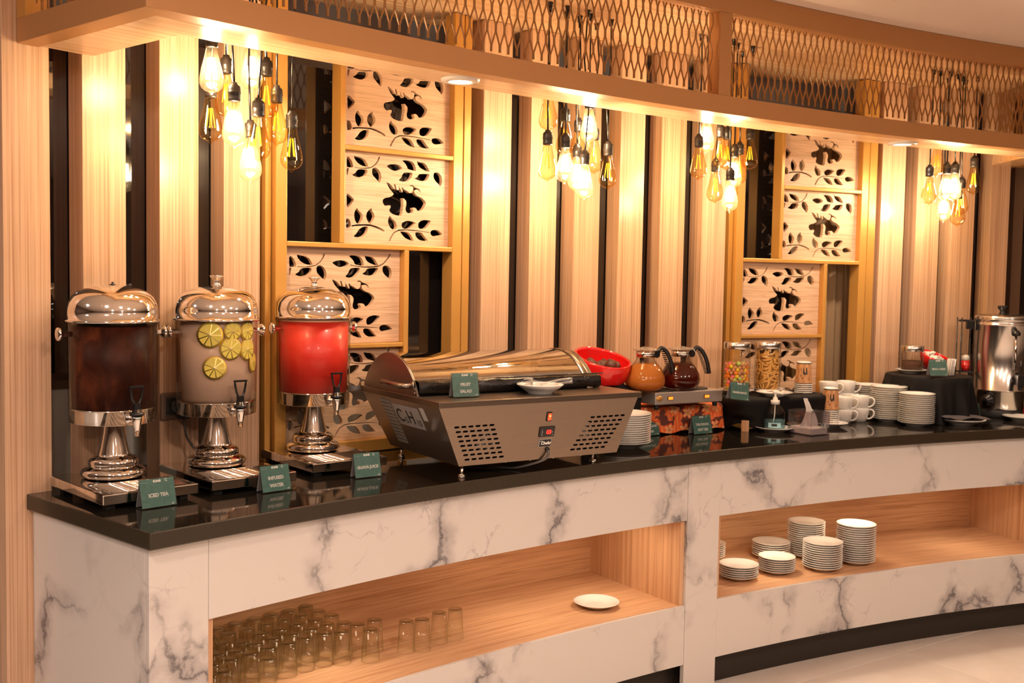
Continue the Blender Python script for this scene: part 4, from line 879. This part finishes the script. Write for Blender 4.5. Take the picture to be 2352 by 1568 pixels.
for i in range(14):
    t = i / 13; rows.append([(.395 + .11 * t, 4.085 + .07 * t - .03 * j / 6 , HC + .195 + .032 * math.exp(-((t - .30) / .16) ** 2) + .016 * math.exp(-((t - .75) / .12) ** 2) - .02 * t - .10 * (j / 6) ** 1.6 + .006 * sin(i + j)) for j in range(7)])
tag(cl.grid(rows).build('napkin', 'cloth'), 'crumpled black cloth between the red bowl and the hotplate', 'cloth')

HX, HY = .655, 4.215; HA = tang(HX, HY) - .01
bx = thing('batik_stand', 'low stand draped in orange and brown batik cloth under the hotplate', 'stand', (.640, 4.322, HC), HA)
drape('cloth', .235, .078, .110, 'batik', bx, nf=11, wav=.004, flare=.006, drop=.97, rnd=9, seed=5, low=.010)
hp = thing('hotplate', 'steel double hotplate with two red indicator lamps', 'hotplate', (.655, 4.250, HC + .1115), HA)
MB().box(-.172, .172, -.085, .085, .018, .066).build('case', 'steel2', hp, bev=.003)
for sx in (-1, 1): MB().lathe([(0, .066), (.066, .066), (.066, .070), (.058, .071), (0, .071)], 36, x=sx * .082).build('burner', 'blackm', hp)
for sx in (-1, 1):
    for sy in (-1, 1): MB().lathe([(0, 0), (.010, 0), (.010, .018), (0, .018)], 14, x=sx * .150, y=sy * .065).build('foot', 'rubber', hp)
for xx in (-.098, .088):
    sb = MB().box(xx - .0135, xx + .0135, -.0875, -.084, .035, .050).build('switch', 'black', hp, bev=.0008); MB().box(xx - .011, xx + .011, -.0888, -.087, .037, .048).build('lamp', 'orange_lit', sb, bev=.0006)
mt = Matrix.Rotation(PI / 2, 4, 'X'); mt.translation = (-.152, -.0845, .043); mt = mt @ Matrix.Diagonal((1.45, 1, 1, 1))
MB().lathe([(0, 0), (.011, 0), (.011, .0015), (0, .002)], 24, mtx=mt).build('badge', 'gold', hp)
def pot(x, y, ang, liq, label, tag_=False):
    r = thing('coffee_pot', label, 'coffee pot', (x, y, HC + .1828), ang)
    MB().lathe([(0, .0), (.052, .0), (.066, .006), (.0765, .022), (.079, .038), (.0755, .058), (.062, .086), (.045, .106), (.036, .118), (.0345, .128)], 44).build('carafe', 'glass', r)
    MB().lathe([(0, .003), (.052, .003), (.064, .008), (.0745, .023), (.077, .038), (.0735, .057), (.060, .085), (.046, .102), (.0, .102)], 44).build('drink', liq, r)
    MB().lathe([(.0352, .128), (.0365, .128), (.0365, .149), (.0345, .150)], 36).build('collar', 'chrome', r)
    MB().lathe([(.0345, .150), (.050, .156), (.051, .158), (.035, .163), (.014, .166), (.013, .168), (.0, .168)], 36).build('lid', 'stopper', r)
    h = MB().tube(spline([(.037, 0, .137), (.052, 0, .150), (.066, 0, .163), (.084, 0, .154), (.100, 0, .130), (.112, 0, .098), (.120, 0, .060)]), .0082, 10)
    h.tube([(.037, 0, .132), (.050, 0, .128), (.058, 0, .150)], .006, 8); h.box(.036, .056, -.010, .010, .130, .152)
    for k in range(12):
        t = k / 11; a_ = Vector((.078, 0, .149)).lerp(Vector((.112, 0, .062)), t); h.box(a_.x - .010, a_.x + .001, -.006, .006, a_.z - .0022, a_.z + .0022)
    h.build('handle', 'black', r)
    for k in range(7): MB().box(-.004, .003 if k % 2 else .006, -.0775 + abs(k - 2.5) * .004, -.0765 + abs(k - 2.5) * .004, .024 + k * .0105, .026 + k * .0105, Matrix.Rotation(-.55, 4, 'Z')).build('scale_mark', 'ink', r) if k < 4 else None
    if tag_: MB().tube([(.030, -.010, .150), (.036, -.030, .166), (.046, -.034, .150), (.060, -.036, .130)], .0009, 5).build('tea_string', 'paper', r)
    return r
pot(.507 + .012, 4.130 + .01, math.radians(18), 'ginger', 'glass pot of cloudy orange ginger drink on the hotplate')
pot(.668, 4.225, math.radians(10), 'tea2', 'glass pot of dark red brown tea on the hotplate', True)

# ================================================================ SNACK JARS ON THE BLACK STAND
KX, KY = 1.075, 4.545; KA = tang(KX, KY)
rs_ = thing('snack_stand', 'wide stand draped in shiny black cloth under the snack jars', 'stand', (KX + .030, KY - .010, HC), KA - .0)
drape('cloth', .262, .130, .135, 'cloth', rs_, nf=6, wav=.008, flare=-.014, drop=.985, rnd=5, seed=8, low=.028, rc=.03)
for sx in (-.225, .24): MB().box(sx - .012, sx + .012, -.112, -.092, 0, .045).build('leg', 'wood_niche_v', rs_, bev=.001)
ZR = HC + .1362
s1 = saucer(.952, 4.515, ZR, 'white saucer under the jar of coloured candy'); s2 = saucer(1.100, 4.590, ZR, 'white saucer under the jar of fried snack sticks')
s3 = saucer(1.095, 4.440, ZR, 'white saucer holding two spoons in front of the snack jars')
def jar(x, y, z, label, R_=.0555, H_=.212, cap=.029, name='snack_jar'):
    r = thing(name, label, 'jar', (x, y, z), 0)
    MB().lathe([(0, .001), (R_ - .004, .001), (R_, .006), (R_, H_ - cap - .010), (R_ - .004, H_ - cap - .003), (R_ - .004, H_ - cap)], 44).build('glass_body', 'glass', r)
    MB().lathe([(0, .004), (R_ - .006, .004), (R_ - .003, .008), (R_ - .003, .012), (R_ - .006, .008), (0, .008)], 40).build('base', 'glass', r)
    MB().lathe([(0, H_ - cap), (R_, H_ - cap), (R_ + .001, H_ - cap + .002), (R_ + .001, H_ - .002), (R_ - .001, H_), (0, H_)], 44).build('lid', 'urn', r)
    return r
J1, J2 = (.952, 4.515), (1.100, 4.590); zj = ZR + .0062 + .0004
jar(*J1, zj, 'tall glass jar of coloured sugar candy with a metal lid'); jar(*J2, zj, 'tall glass jar of curly fried snack sticks with a metal lid')
cd = {}
rg = random.Random(11); pts_ = []
for lay in range(9):
    z = zj + .018 + lay * .0128
    for ring_, n in ((.044, 15), (.030, 9)):
        if ring_ < .04 and lay < 8: continue
        for k in range(n):
            a = 2 * PI * (k + (lay % 2) * .5 + rg.uniform(-.2, .2)) / n; pts_.append((J1[0] + ring_ * cos(a), J1[1] + ring_ * sin(a), z + rg.uniform(-.003, .003), a))
for x, y, z, a in pts_:
    kk = rg.choices(['tan', 'yellow', 'orange', 'pink', 'green'], [46, 15, 15, 16, 8])[0]
    if kk not in cd:
        cd[kk] = o = MB().lathe([(0, -.0046), (.0055, -.0042), (.0086, -.001), (.0078, .0022), (.0035, .0056), (0, .0064)], 10).build('candy', 'c_' + kk)
        tag(o, '%s sugar-topped candy in the left snack jar' % ('tan biscuit' if kk == 'tan' else kk), 'candy', '%s candies in the left snack jar' % kk)
    else: o = cd[kk].copy(); C.objects.link(o)
    o.location = (x, y, z); o.rotation_euler = (rg.uniform(1.0, 2.0), rg.uniform(-.6, .6), a + PI / 2 + rg.uniform(-.8, .8)); s_ = rg.uniform(1.0, 1.3); o.scale = (s_,) * 3
MB().lathe([(0, zj + .01 - HC), (.036, zj + .01 - HC), (.036, zj + .125 - HC), (0, zj + .125 - HC)], 20)
stv = []
for v_ in range(3):
    cv = [.35, .75, 1.2][v_]; L_ = .040; pth = []
    for k in range(7): t = (k / 6 - .5) * cv * 2; R__ = L_ / (cv * 2); pth.append((R__ * sin(t), 0, R__ * (1 - cos(t)) - .004))
    stv.append(MB().tube(pth, [.0028, .0042, .0047, .0048, .0047, .0042, .0028], 7))
so = [None] * 3; nst = 0
for lay in range(15):
    z = zj + .016 + lay * .0112
    for k in range(10):
        a = 2 * PI * (k + rg.random() * .9) / 10; v_ = rg.randrange(3)
        if so[v_] is None: so[v_] = o = stv[v_].build('snack_stick', 'snack'); tag(o, 'curled golden fried snack stick in the right snack jar', 'snack', 'fried snack sticks in the right snack jar')
        else: o = so[v_].copy(); C.objects.link(o)
        rr_ = .043; o.location = (J2[0] + rr_ * cos(a), J2[1] + rr_ * sin(a), min(z, zj + .165)); 
        q_ = Vector((cos(a), sin(a), 0)).to_track_quat('Y', 'Z') @ Matrix.Rotation(rg.uniform(-1.5, 1.5), 4, 'Y').to_quaternion(); o.rotation_euler = q_.to_euler(); nst += 1
def core(J, z1, m, lab, cat):
    o = MB().lathe([(0, 0), (.037, 0), (.037, z1), (0, z1 + .004)], 20).build('snack_heap', m); o.location = (J[0], J[1], zj + .009); tag(o, lab, cat, kind='stuff')
core(J1, .100, 'c_tan', 'mass of tan candy in the middle of the left snack jar', 'candy'); core(J2, .145, 'snack', 'mass of snack sticks in the middle of the right snack jar', 'snack')
def spoon(x, y, z, ang, label, group=None):
    r = thing('spoon', label, 'spoon', (x, y, z), ang, group)
    rows = [[(-.018 + .036 * i / 8, .0115 * sin(PI * (.06 + .88 * i / 8)) * k / 3, .0005 + .0035 * ((k / 3) ** 2) + .003 * abs(i - 4) / 4) for k in range(-3, 4)] for i in range(9)]
    MB().grid(rows).build('bowl', 'chrome', r); MB().tube([(.017, 0, .003), (.04, 0, .006), (.09, 0, .010)], [.002, .0018, .0028], 6).build('shaft', 'chrome', r); return r
spoon(1.075, 4.420, ZR + .0175, .35, 'steel spoon with its bowl at the left of the spoon saucer'); spoon(1.110, 4.430, ZR + .0178, .8, 'steel spoon whose handle points to the right over the spoon saucer')
kn = thing('knife', 'long steel knife lying on the black cloth right of the jars', 'knife', (1.225, 4.560, ZR + .0025), .62)
MB().box(-.005, .12, -.006, .006, -.001, .001).build('blade', 'chrome', kn, bev=.0005); MB().box(-.075, -.004, -.006, .006, -.002, .003).build('grip', 'chrome', kn, bev=.002)

# ================================================================ PAPER CUPS
def paper_cups(x, y, z, n_low, tall, desc, grp):
    """upside-down cups: the topmost one shows its printed wall, the others only their white rims"""
    pitch = .0085
    base = None
    for k in range(n_low + 1):
        top = k == n_low; o_n = n_low - k
        lab = 'printed paper cup, topmost of %s' % desc if top else 'paper cup showing its rim, %s from top of %s' % (ORDN[min(o_n, 18)], desc)
        r = thing('paper_cup', lab, 'paper cup', (x, y, z + k * pitch), 0, grp)
        if base is None: base = (MB().lathe([(.0365, .0), (.0385, .001), (.0392, .0028), (.0385, .0046), (.0368, .005)], 32).build('rim', 'white', r).data, None)
        else: o = bpy.data.objects.new('rim', base[0]); C.objects.link(o); o.parent = r
        if top:
            MB().lathe([(.0366, .004), (.0340, .045), (.0308, .096)], 32).build('wall', 'cork', r)
            MB().lathe([(.0312, .094), (.0310, .099), (.0298, .0995), (.0295, .093), (0, .093)], 32).build('base', 'white', r)
            th_ = math.atan2(-y, -x)
            rows = [[((.0352 - .00012 * 0 - (zz - .03) * .072 * 1) * cos(th_ + (i - 3) * .10 + .2), (.0352 - (zz - .03) * .072) * sin(th_ + (i - 3) * .10 + .2), zz + .003 * sin(i * 1.7)) for i in range(7)] for zz in (.046, .056, .066, .074)]
            MB().grid(rows).build('bird_print', 'inkb', r, fix=False)
            for zz in (.0045, .0915): q_ = .0366 - (zz - .004) * .063; MB().lathe([(q_ + .0004, zz), (q_ + .0001, zz + .004)], 32).build('band', 'inkb', r)
saucer(1.361, 4.540, HC + .0002, 'white saucer under the front stack of paper cups', D=.150)
paper_cups(1.361, 4.540, HC + .007, 7, 1, 'the front cup stack', 'front stack of paper cups')
paper_cups(1.262, 4.610, ZR, 4, 1, 'the rear cup stack', 'rear stack of paper cups')

# ================================================================ MUGS
mg = thing('mug', 'x', 'mug')
MB().lathe([(0, .004), (.026, .004), (.027, 0), (.030, 0), (.0375, .020), (.0405, .038), (.0425, .0625), (.0418, .0635), (.0402, .062), (.038, .038), (.033, .014), (.0, .008)], 40).build('body', 'white', mg)
MB().tube(spline([(.040, 0, .054), (.052, 0, .056), (.062, 0, .046), (.061, 0, .030), (.050, 0, .018), (.036, 0, .014)]), .0042, 8).build('handle', 'white', mg)
MG = [(1.449, 4.653, 2, 'the left front mug pair', 'left front pair of stacked mugs'), (1.543, 4.720, 2, 'the right front mug pair', 'right front pair of stacked mugs'),
      (1.520, 4.845, 3, 'the right rear mug stack', 'right rear stack of mugs'), (1.425, 4.790, 3, 'the left rear mug stack', 'left rear stack of mugs')]
first = True
for x, y, n, d, gname in MG:
    for k in range(n):
        lab = 'white mug, %s of %s' % (('bottom', 'top')[k] if n == 2 else ('bottom', 'middle', 'top')[k], d)
        o = mg if first else copy_tree(mg); first = False
        o.location = (x, y, HC + .0002 + k * .0525); o.rotation_euler = (0, 0, -.35 + random.uniform(-.12, .12)); o['label'] = lab; o['group'] = gname

# ================================================================ SANITIZER, TISSUES
SX_, SY_ = 1.079, 4.352
saucer(SX_, SY_, HC + .0002, 'white saucer under the hand sanitizer bottle', D=.158)
sb = thing('sanitizer_bottle', 'clear pump bottle of pale blue hand sanitizer', 'bottle', (SX_, SY_, HC + .0072), math.radians(-20))
MB().lathe([(0, .001), (.036, .001), (.041, .004), (.042, .012), (.0425, .066), (.039, .080), (.030, .092), (.019, .100), (.0165, .104), (.0165, .108)], 36).build('body', 'glass', sb)
MB().lathe([(0, .003), (.036, .003), (.0395, .006), (.0405, .012), (.041, .043), (0, .043)], 36).build('gel', 'blue_gel', sb)
MB().lathe([(.0165, .106), (.0185, .106), (.0185, .1215), (.0165, .1225), (.010, .1235), (.009, .134), (.0045, .1345), (.004, .150), (0, .150)], 28).build('pump', 'white', sb)
MB().tube([(-.012, 0, .153), (0, 0, .154), (.020, 0, .152), (.030, 0, .146)], [.006, .0075, .0045, .003], 10).build('nozzle', 'white', sb)
MB().tube([(0, 0, .105), (-.001, 0, .060), (-.008, 0, .008)], .0022, 8).build('dip_tube', 'white', sb)
rows = [[(.0422 * cos(a_), .0422 * sin(a_), .013 + .020 * t) for a_ in [math.radians(-120 + 9 * k) for k in range(9)]] for t in (0, .5, 1)]
lb_ = MB().grid(rows).build('label_print', 'label2', sb, fix=False); lb_.data.materials[0] = mat('pale_blue_label', (.35, .62, .68), .4)
rows = [[(.0424 * cos(a_), .0424 * sin(a_), .019 + .010 * t) for a_ in [math.radians(-100 + 6 * k) for k in range(6)]] for t in (0, 1)]
MB().grid(rows).build('label_print', 'blackm', sb, fix=False)
tb = thing('tissue_box', 'smoky clear acrylic tissue box with a tissue pulled up through its top', 'tissue box', (1.207, 4.310, HC), math.radians(33))
w2, d2, h2 = .0545, .062, .092
for b in ((-w2, w2, -d2, -d2 + .003, .0, h2), (-w2, w2, d2 - .003, d2, 0, h2), (-w2, -w2 + .003, -d2 + .003, d2 - .003, 0, h2), (w2 - .003, w2, -d2 + .003, d2 - .003, 0, h2)): MB().box(*b).build('side', 'smoke', tb)
for b in ((-w2, w2, -d2, -.012, h2, h2 + .003), (-w2, w2, .012, d2, h2, h2 + .003), (-w2, -.03, -.012, .012, h2, h2 + .003), (.03, w2, -.012, .012, h2, h2 + .003)): MB().box(*b).build('top', 'smoke', tb)
ts_ = MB().box(-w2 + .006, w2 - .006, -d2 + .006, d2 - .006, .002, .030).build('tissue_pack', 'paper', tb, bev=.004)
rows = []
for i in range(16):
    t = i / 15; z = .030 + .115 * t; hw_ = .040 * (1 - t) ** 1.1 + .011 if t < .55 else .020 - .008 * (t - .55) / .45
    cx_ = -.0 - .018 * max(0, (t - .5) * 2) ** 1.4; 
    rows.append([(cx_ + hw_ * (k / 4), .008 * sin(t * 5 + k * .9) * (1 - .3 * t), z - (.018 * max(0, k / 4) if t > .9 else 0)) for k in range(-4, 5)])
MB().grid(rows).build('tissue', 'paper', tb)
for k, xx in enumerate((.0, .006, .012, .030, .036, .042)): MB().box(xx, xx + .002, -d2 - .0008, -d2, .030, .044).build('logo', 'label2' if k % 2 else 'green', tb)
MB().box(.018, .027, -d2 - .0008, -d2, .026, .046).build('logo', 'label', tb)

# ================================================================ ROUND BLACK STAND WITH COFFEE, SACHETS, STICKS
R2X, R2Y = 1.905, 4.880
r2 = thing('round_stand', 'round stand draped in black cloth behind the saucer stacks', 'stand', (R2X, R2Y, HC), 0)
drape('cloth', .185, .185, .203, 'cloth', r2, nf=10, wav=.020, flare=.024, drop=.99, rnd=2, seed=2, rc=.012)
Z2 = HC + .2045
saucer(1.835, 4.905, Z2, 'white saucer under the coffee jar on the round black stand', D=.142)
jc = jar(1.842, 4.915, Z2 + .0065, 'short glass jar half full of ground coffee', R_=.0495, H_=.120, cap=.027, name='coffee_jar')
MB().lathe([(0, .009), (.046, .009), (.0465, .050), (0, .052)], 32).build('ground_coffee', 'coffee', jc)
sc_ = thing('sachet_bowl', 'red bowl with a slanted rim full of sugar sachets', 'bowl', (1.985, 5.010, Z2), 0)
ro_ = []; ri_ = []
for k in range(9):
    t = k / 8; ro = []; ri = []
    for i in range(40):
        a = 2 * PI * i / 40; z_ = .001 + (.075 - .025 * cos(a + .9)) * t; rr_ = .034 + .034 * sin(PI * min(1, t * .62)) ; ro.append((rr_ * cos(a), rr_ * sin(a), z_)); ri.append(((rr_ - .004) * cos(a), (rr_ - .004) * sin(a), max(.008, z_)))
    ro_.append(ro); ri_.append(ri)
MB().grid([[(0, 0, .001)] * 40] + ro_ + ri_[::-1] + [[(0, 0, .008)] * 40], closed=True).build('shell', 'red', sc_)
s0_ = None
for k in range(16):
    a = rg.uniform(0, 6.28); rr_ = .042 * math.sqrt(rg.random())
    if s0_ is None: s0_ = MB().box(-.011, .011, -.028, .028, -.0018, .0018).build('sugar_sachet', 'paper', bev=.001); tag(s0_, 'small white paper sugar sachet in the slanted red bowl', 'sachet', 'sugar sachets in the slanted red bowl'); o = s0_
    else: o = s0_.copy(); C.objects.link(o)
    o.location = (1.985 + rr_ * cos(a), 5.010 + rr_ * sin(a), Z2 + .060 + .010 * rg.random() - .018 * cos(a + .9) * rr_ / .04); o.rotation_euler = (rg.uniform(-.5, .5), rg.uniform(-.9, .9), rg.uniform(0, 3))
cr_ = thing('card_stand', 'small red and white card standing behind the sachet bowl', 'card', (1.955, 5.045, Z2), .3)
MB().box(-.024, .024, -.001, .001, 0, .092).build('card', 'paper', cr_); MB().box(-.021, .021, -.0018, -.001, .06, .086).build('print', 'red', cr_)
stb = thing('sachet_holder', 'clear cup of white stick sachets beside the tent sign', 'holder', (1.958, 4.775, Z2), 0)
MB().lathe([(0, .001), (.020, .001), (.023, .045)], 24).build('cup', 'acrylic', stb)
s1_ = None
for k in range(10):
    a = 2 * PI * k / 10; rr_ = .014 if k % 2 else .008
    if s1_ is None: s1_ = MB().box(-.0055, .0055, -.0022, .0022, 0, .074).build('stick_sachet', 'paper', bev=.001); tag(s1_, 'upright white stick sachet in the clear cup', 'sachet', 'stick sachets in the clear cup'); o = s1_
    else: o = s1_.copy(); C.objects.link(o)
    o.location = (1.958 + rr_ * cos(a), 4.775 + rr_ * sin(a), Z2 + .004); o.rotation_euler = (.12 * sin(a), -.12 * cos(a) * -1, a)

# ================================================================ URN AND THE THINGS AROUND IT
ur = thing('water_urn', 'tall stainless steel hot water urn with black tap and lid knob', 'urn', (2.306, 5.040, HC), math.radians(-8))
MB().lathe([(0, 0), (.103, 0), (.105, .004), (.105, .034), (.100, .038), (0, .038)], 48).build('foot', 'blackm', ur)
MB().lathe([(0, .036), (.106, .036), (.108, .042), (.108, .118), (.112, .122), (.1185, .124), (.1185, .1265), (.115, .130), (.1170, .425), (.1195, .427), (.1195, .434), (.1172, .436), (.1172, .450), (.1195, .452), (.1195, .458), (.118, .460)], 56).build('body', 'urn', ur)
MB().lathe([(.1200, .459), (.1205, .466), (.116, .472), (.09, .478), (0, .480)], 56).build('lid', 'urn', ur)
MB().lathe([(0, .478), (.018, .478), (.014, .486), (.012, .494), (.021, .504), (.024, .512), (.021, .518), (0, .520)], 28).build('knob', 'black', ur)
for sg in (-1, 1):
    h = MB().box(sg * .118 - .004, sg * .118 + .004, -.016, .016, .400, .450).box(min(sg * .12, sg * .162), max(sg * .12, sg * .162), -.012, .012, .405, .446); h.box(min(sg * .135, sg * .195), max(sg * .135, sg * .195), -.009, .009, .440, .450); h.build('handle', 'black', ur, bev=.003)
tp_ = thing('x', None, None); bpy.data.objects.remove(tp_)
mt = Matrix.Rotation(PI / 2, 4, 'X') ; mt.translation = (.045, -.100, .185)
t = MB().lathe([(0, 0), (.028, 0), (.030, .008), (.022, .018), (.015, .03), (.015, .055), (0, .055)], 20, mtx=mt); t.box(.030, .060, -.165, -.135, .155, .205); t.tube([(.045, -.15, .20), (.045, -.152, .24), (.045, -.146, .268)], [.006, .005, .0065], 8); t.lathe([(0, .135), (.009, .135), (.011, .158), (0, .158)], 16, x=.045, y=-.15)
t.build('tap', 'black', ur, bev=.002)
gg = MB().tube([(.028, -.116, .225), (.028, -.117, .395)], .006, 10); gg.build('sight_glass', 'chrome', ur)
MB().lathe([(0, -.012), (.017, -.012), (.019, .0), (.012, .012), (0, .014)], 20, x=.028, y=-.118, z=.395).build('sight_cap', 'black', ur)
mt = Matrix.Rotation(PI / 2, 4, 'X'); mt.translation = (0, 0, 0); mt = Matrix.Rotation(math.radians(-42), 4, 'Z') @ Matrix.Translation((0, -.107, .080)) @ Matrix.Rotation(PI / 2, 4, 'X')
kb_ = MB().lathe([(0, 0), (.029, 0), (.029, .008), (.024, .012), (.016, .013), (.015, .024), (0, .025)], 32, mtx=mt).build('thermostat', 'black', ur)
for k in range(9): a_ = math.radians(30 + 15 * k); MB().box(-.0014, .0014, .019, .024, .0081, .0086, mt @ Matrix.Rotation(a_ - PI / 2, 4, 'Z')).build('mark', 'ink', kb_)
# glass rack with black lid left of the urn
rk_ = thing('sugar_caddy', 'black wire caddy with a small covered red candle glass beside the urn', 'caddy', (2.150, 5.060, Z2 - .1), 0)
RZ = .1
b = MB()
for dx, dy in ((-.034, -.02), (.030, -.02), (-.034, .03), (.030, .03)): b.tube([(dx, dy, -.1045), (dx, dy, RZ + .255)], .0030, 6)
b.tube([(-.034, -.02, RZ - .0), (.030, -.02, RZ - .0), (.030, .03, RZ), (-.034, .03, RZ)], .0025, 6, closed=True); b.build('frame', 'black', rk_)
MB().box(-.036, .032, -.024, .034, RZ - .004, RZ + .001).build('shelf', 'blackm', rk_)
rg_ = thing('candle_glass', 'small glass with red base and white wax in the black caddy', 'glass', (2.150, 5.063, Z2 + .0018), 0)
MB().lathe([(0, .0), (.018, .001), (.022, .02), (.0225, .085)], 24).build('glass', 'glass', rg_); MB().lathe([(0, .002), (.017, .002), (.020, .02), (.0205, .050), (0, .050)], 24).build('red_filling', 'red', rg_); MB().lathe([(0, .051), (.020, .051), (.017, .072), (0, .078)], 20).build('wax', 'paper', rg_)
# napkin plate
saucer(1.985, 4.690, HC + .0002, 'white plate under the folded dark napkin', cat='plate', D=.205)
rows = []
for i in range(22):
    t = i / 21; a_ = tang(1.985, 4.69); x0 = (t - .5) * .235
    rows.append([(1.985 + x0 * cos(a_) - yy * sin(a_), 4.69 + x0 * sin(a_) + yy * cos(a_), HC + .024 + .016 * sin(PI * t) * (1 - abs(yy) / .09) + .014 * (1 if t < .25 else 0) * (1 - t / .25 if t < .25 else 0) + .004 * sin(9 * t + yy * 60)) for yy in [(-.055 + .018 * j) for j in range(7)]])
nk = MB().grid(rows).build('napkin', 'cloth', fix=False); tag(nk, 'folded dark grey napkin lying on a white plate in front of the urn', 'napkin'); nk.data.materials[0] = mat('grey_napkin', (.085, .072, .075), .8)
so_ = nk.modifiers.new('thick', 'SOLIDIFY'); so_.thickness = .003
saucer(2.335, 4.862, HC + .0002, 'white plate at the right end in front of the urn', cat='plate', D=.170)
rd = thing('red_canister', 'tall red canister just right of the urn', 'canister', (2.485, 5.170, HC), 0)
MB().lathe([(0, 0), (.062, 0), (.064, .004), (.064, .262), (.060, .268), (0, .268)], 36).build('body', 'red', rd); MB().lathe([(.0645, .03), (.0648, .09)], 36).build('band', 'gold', rd)
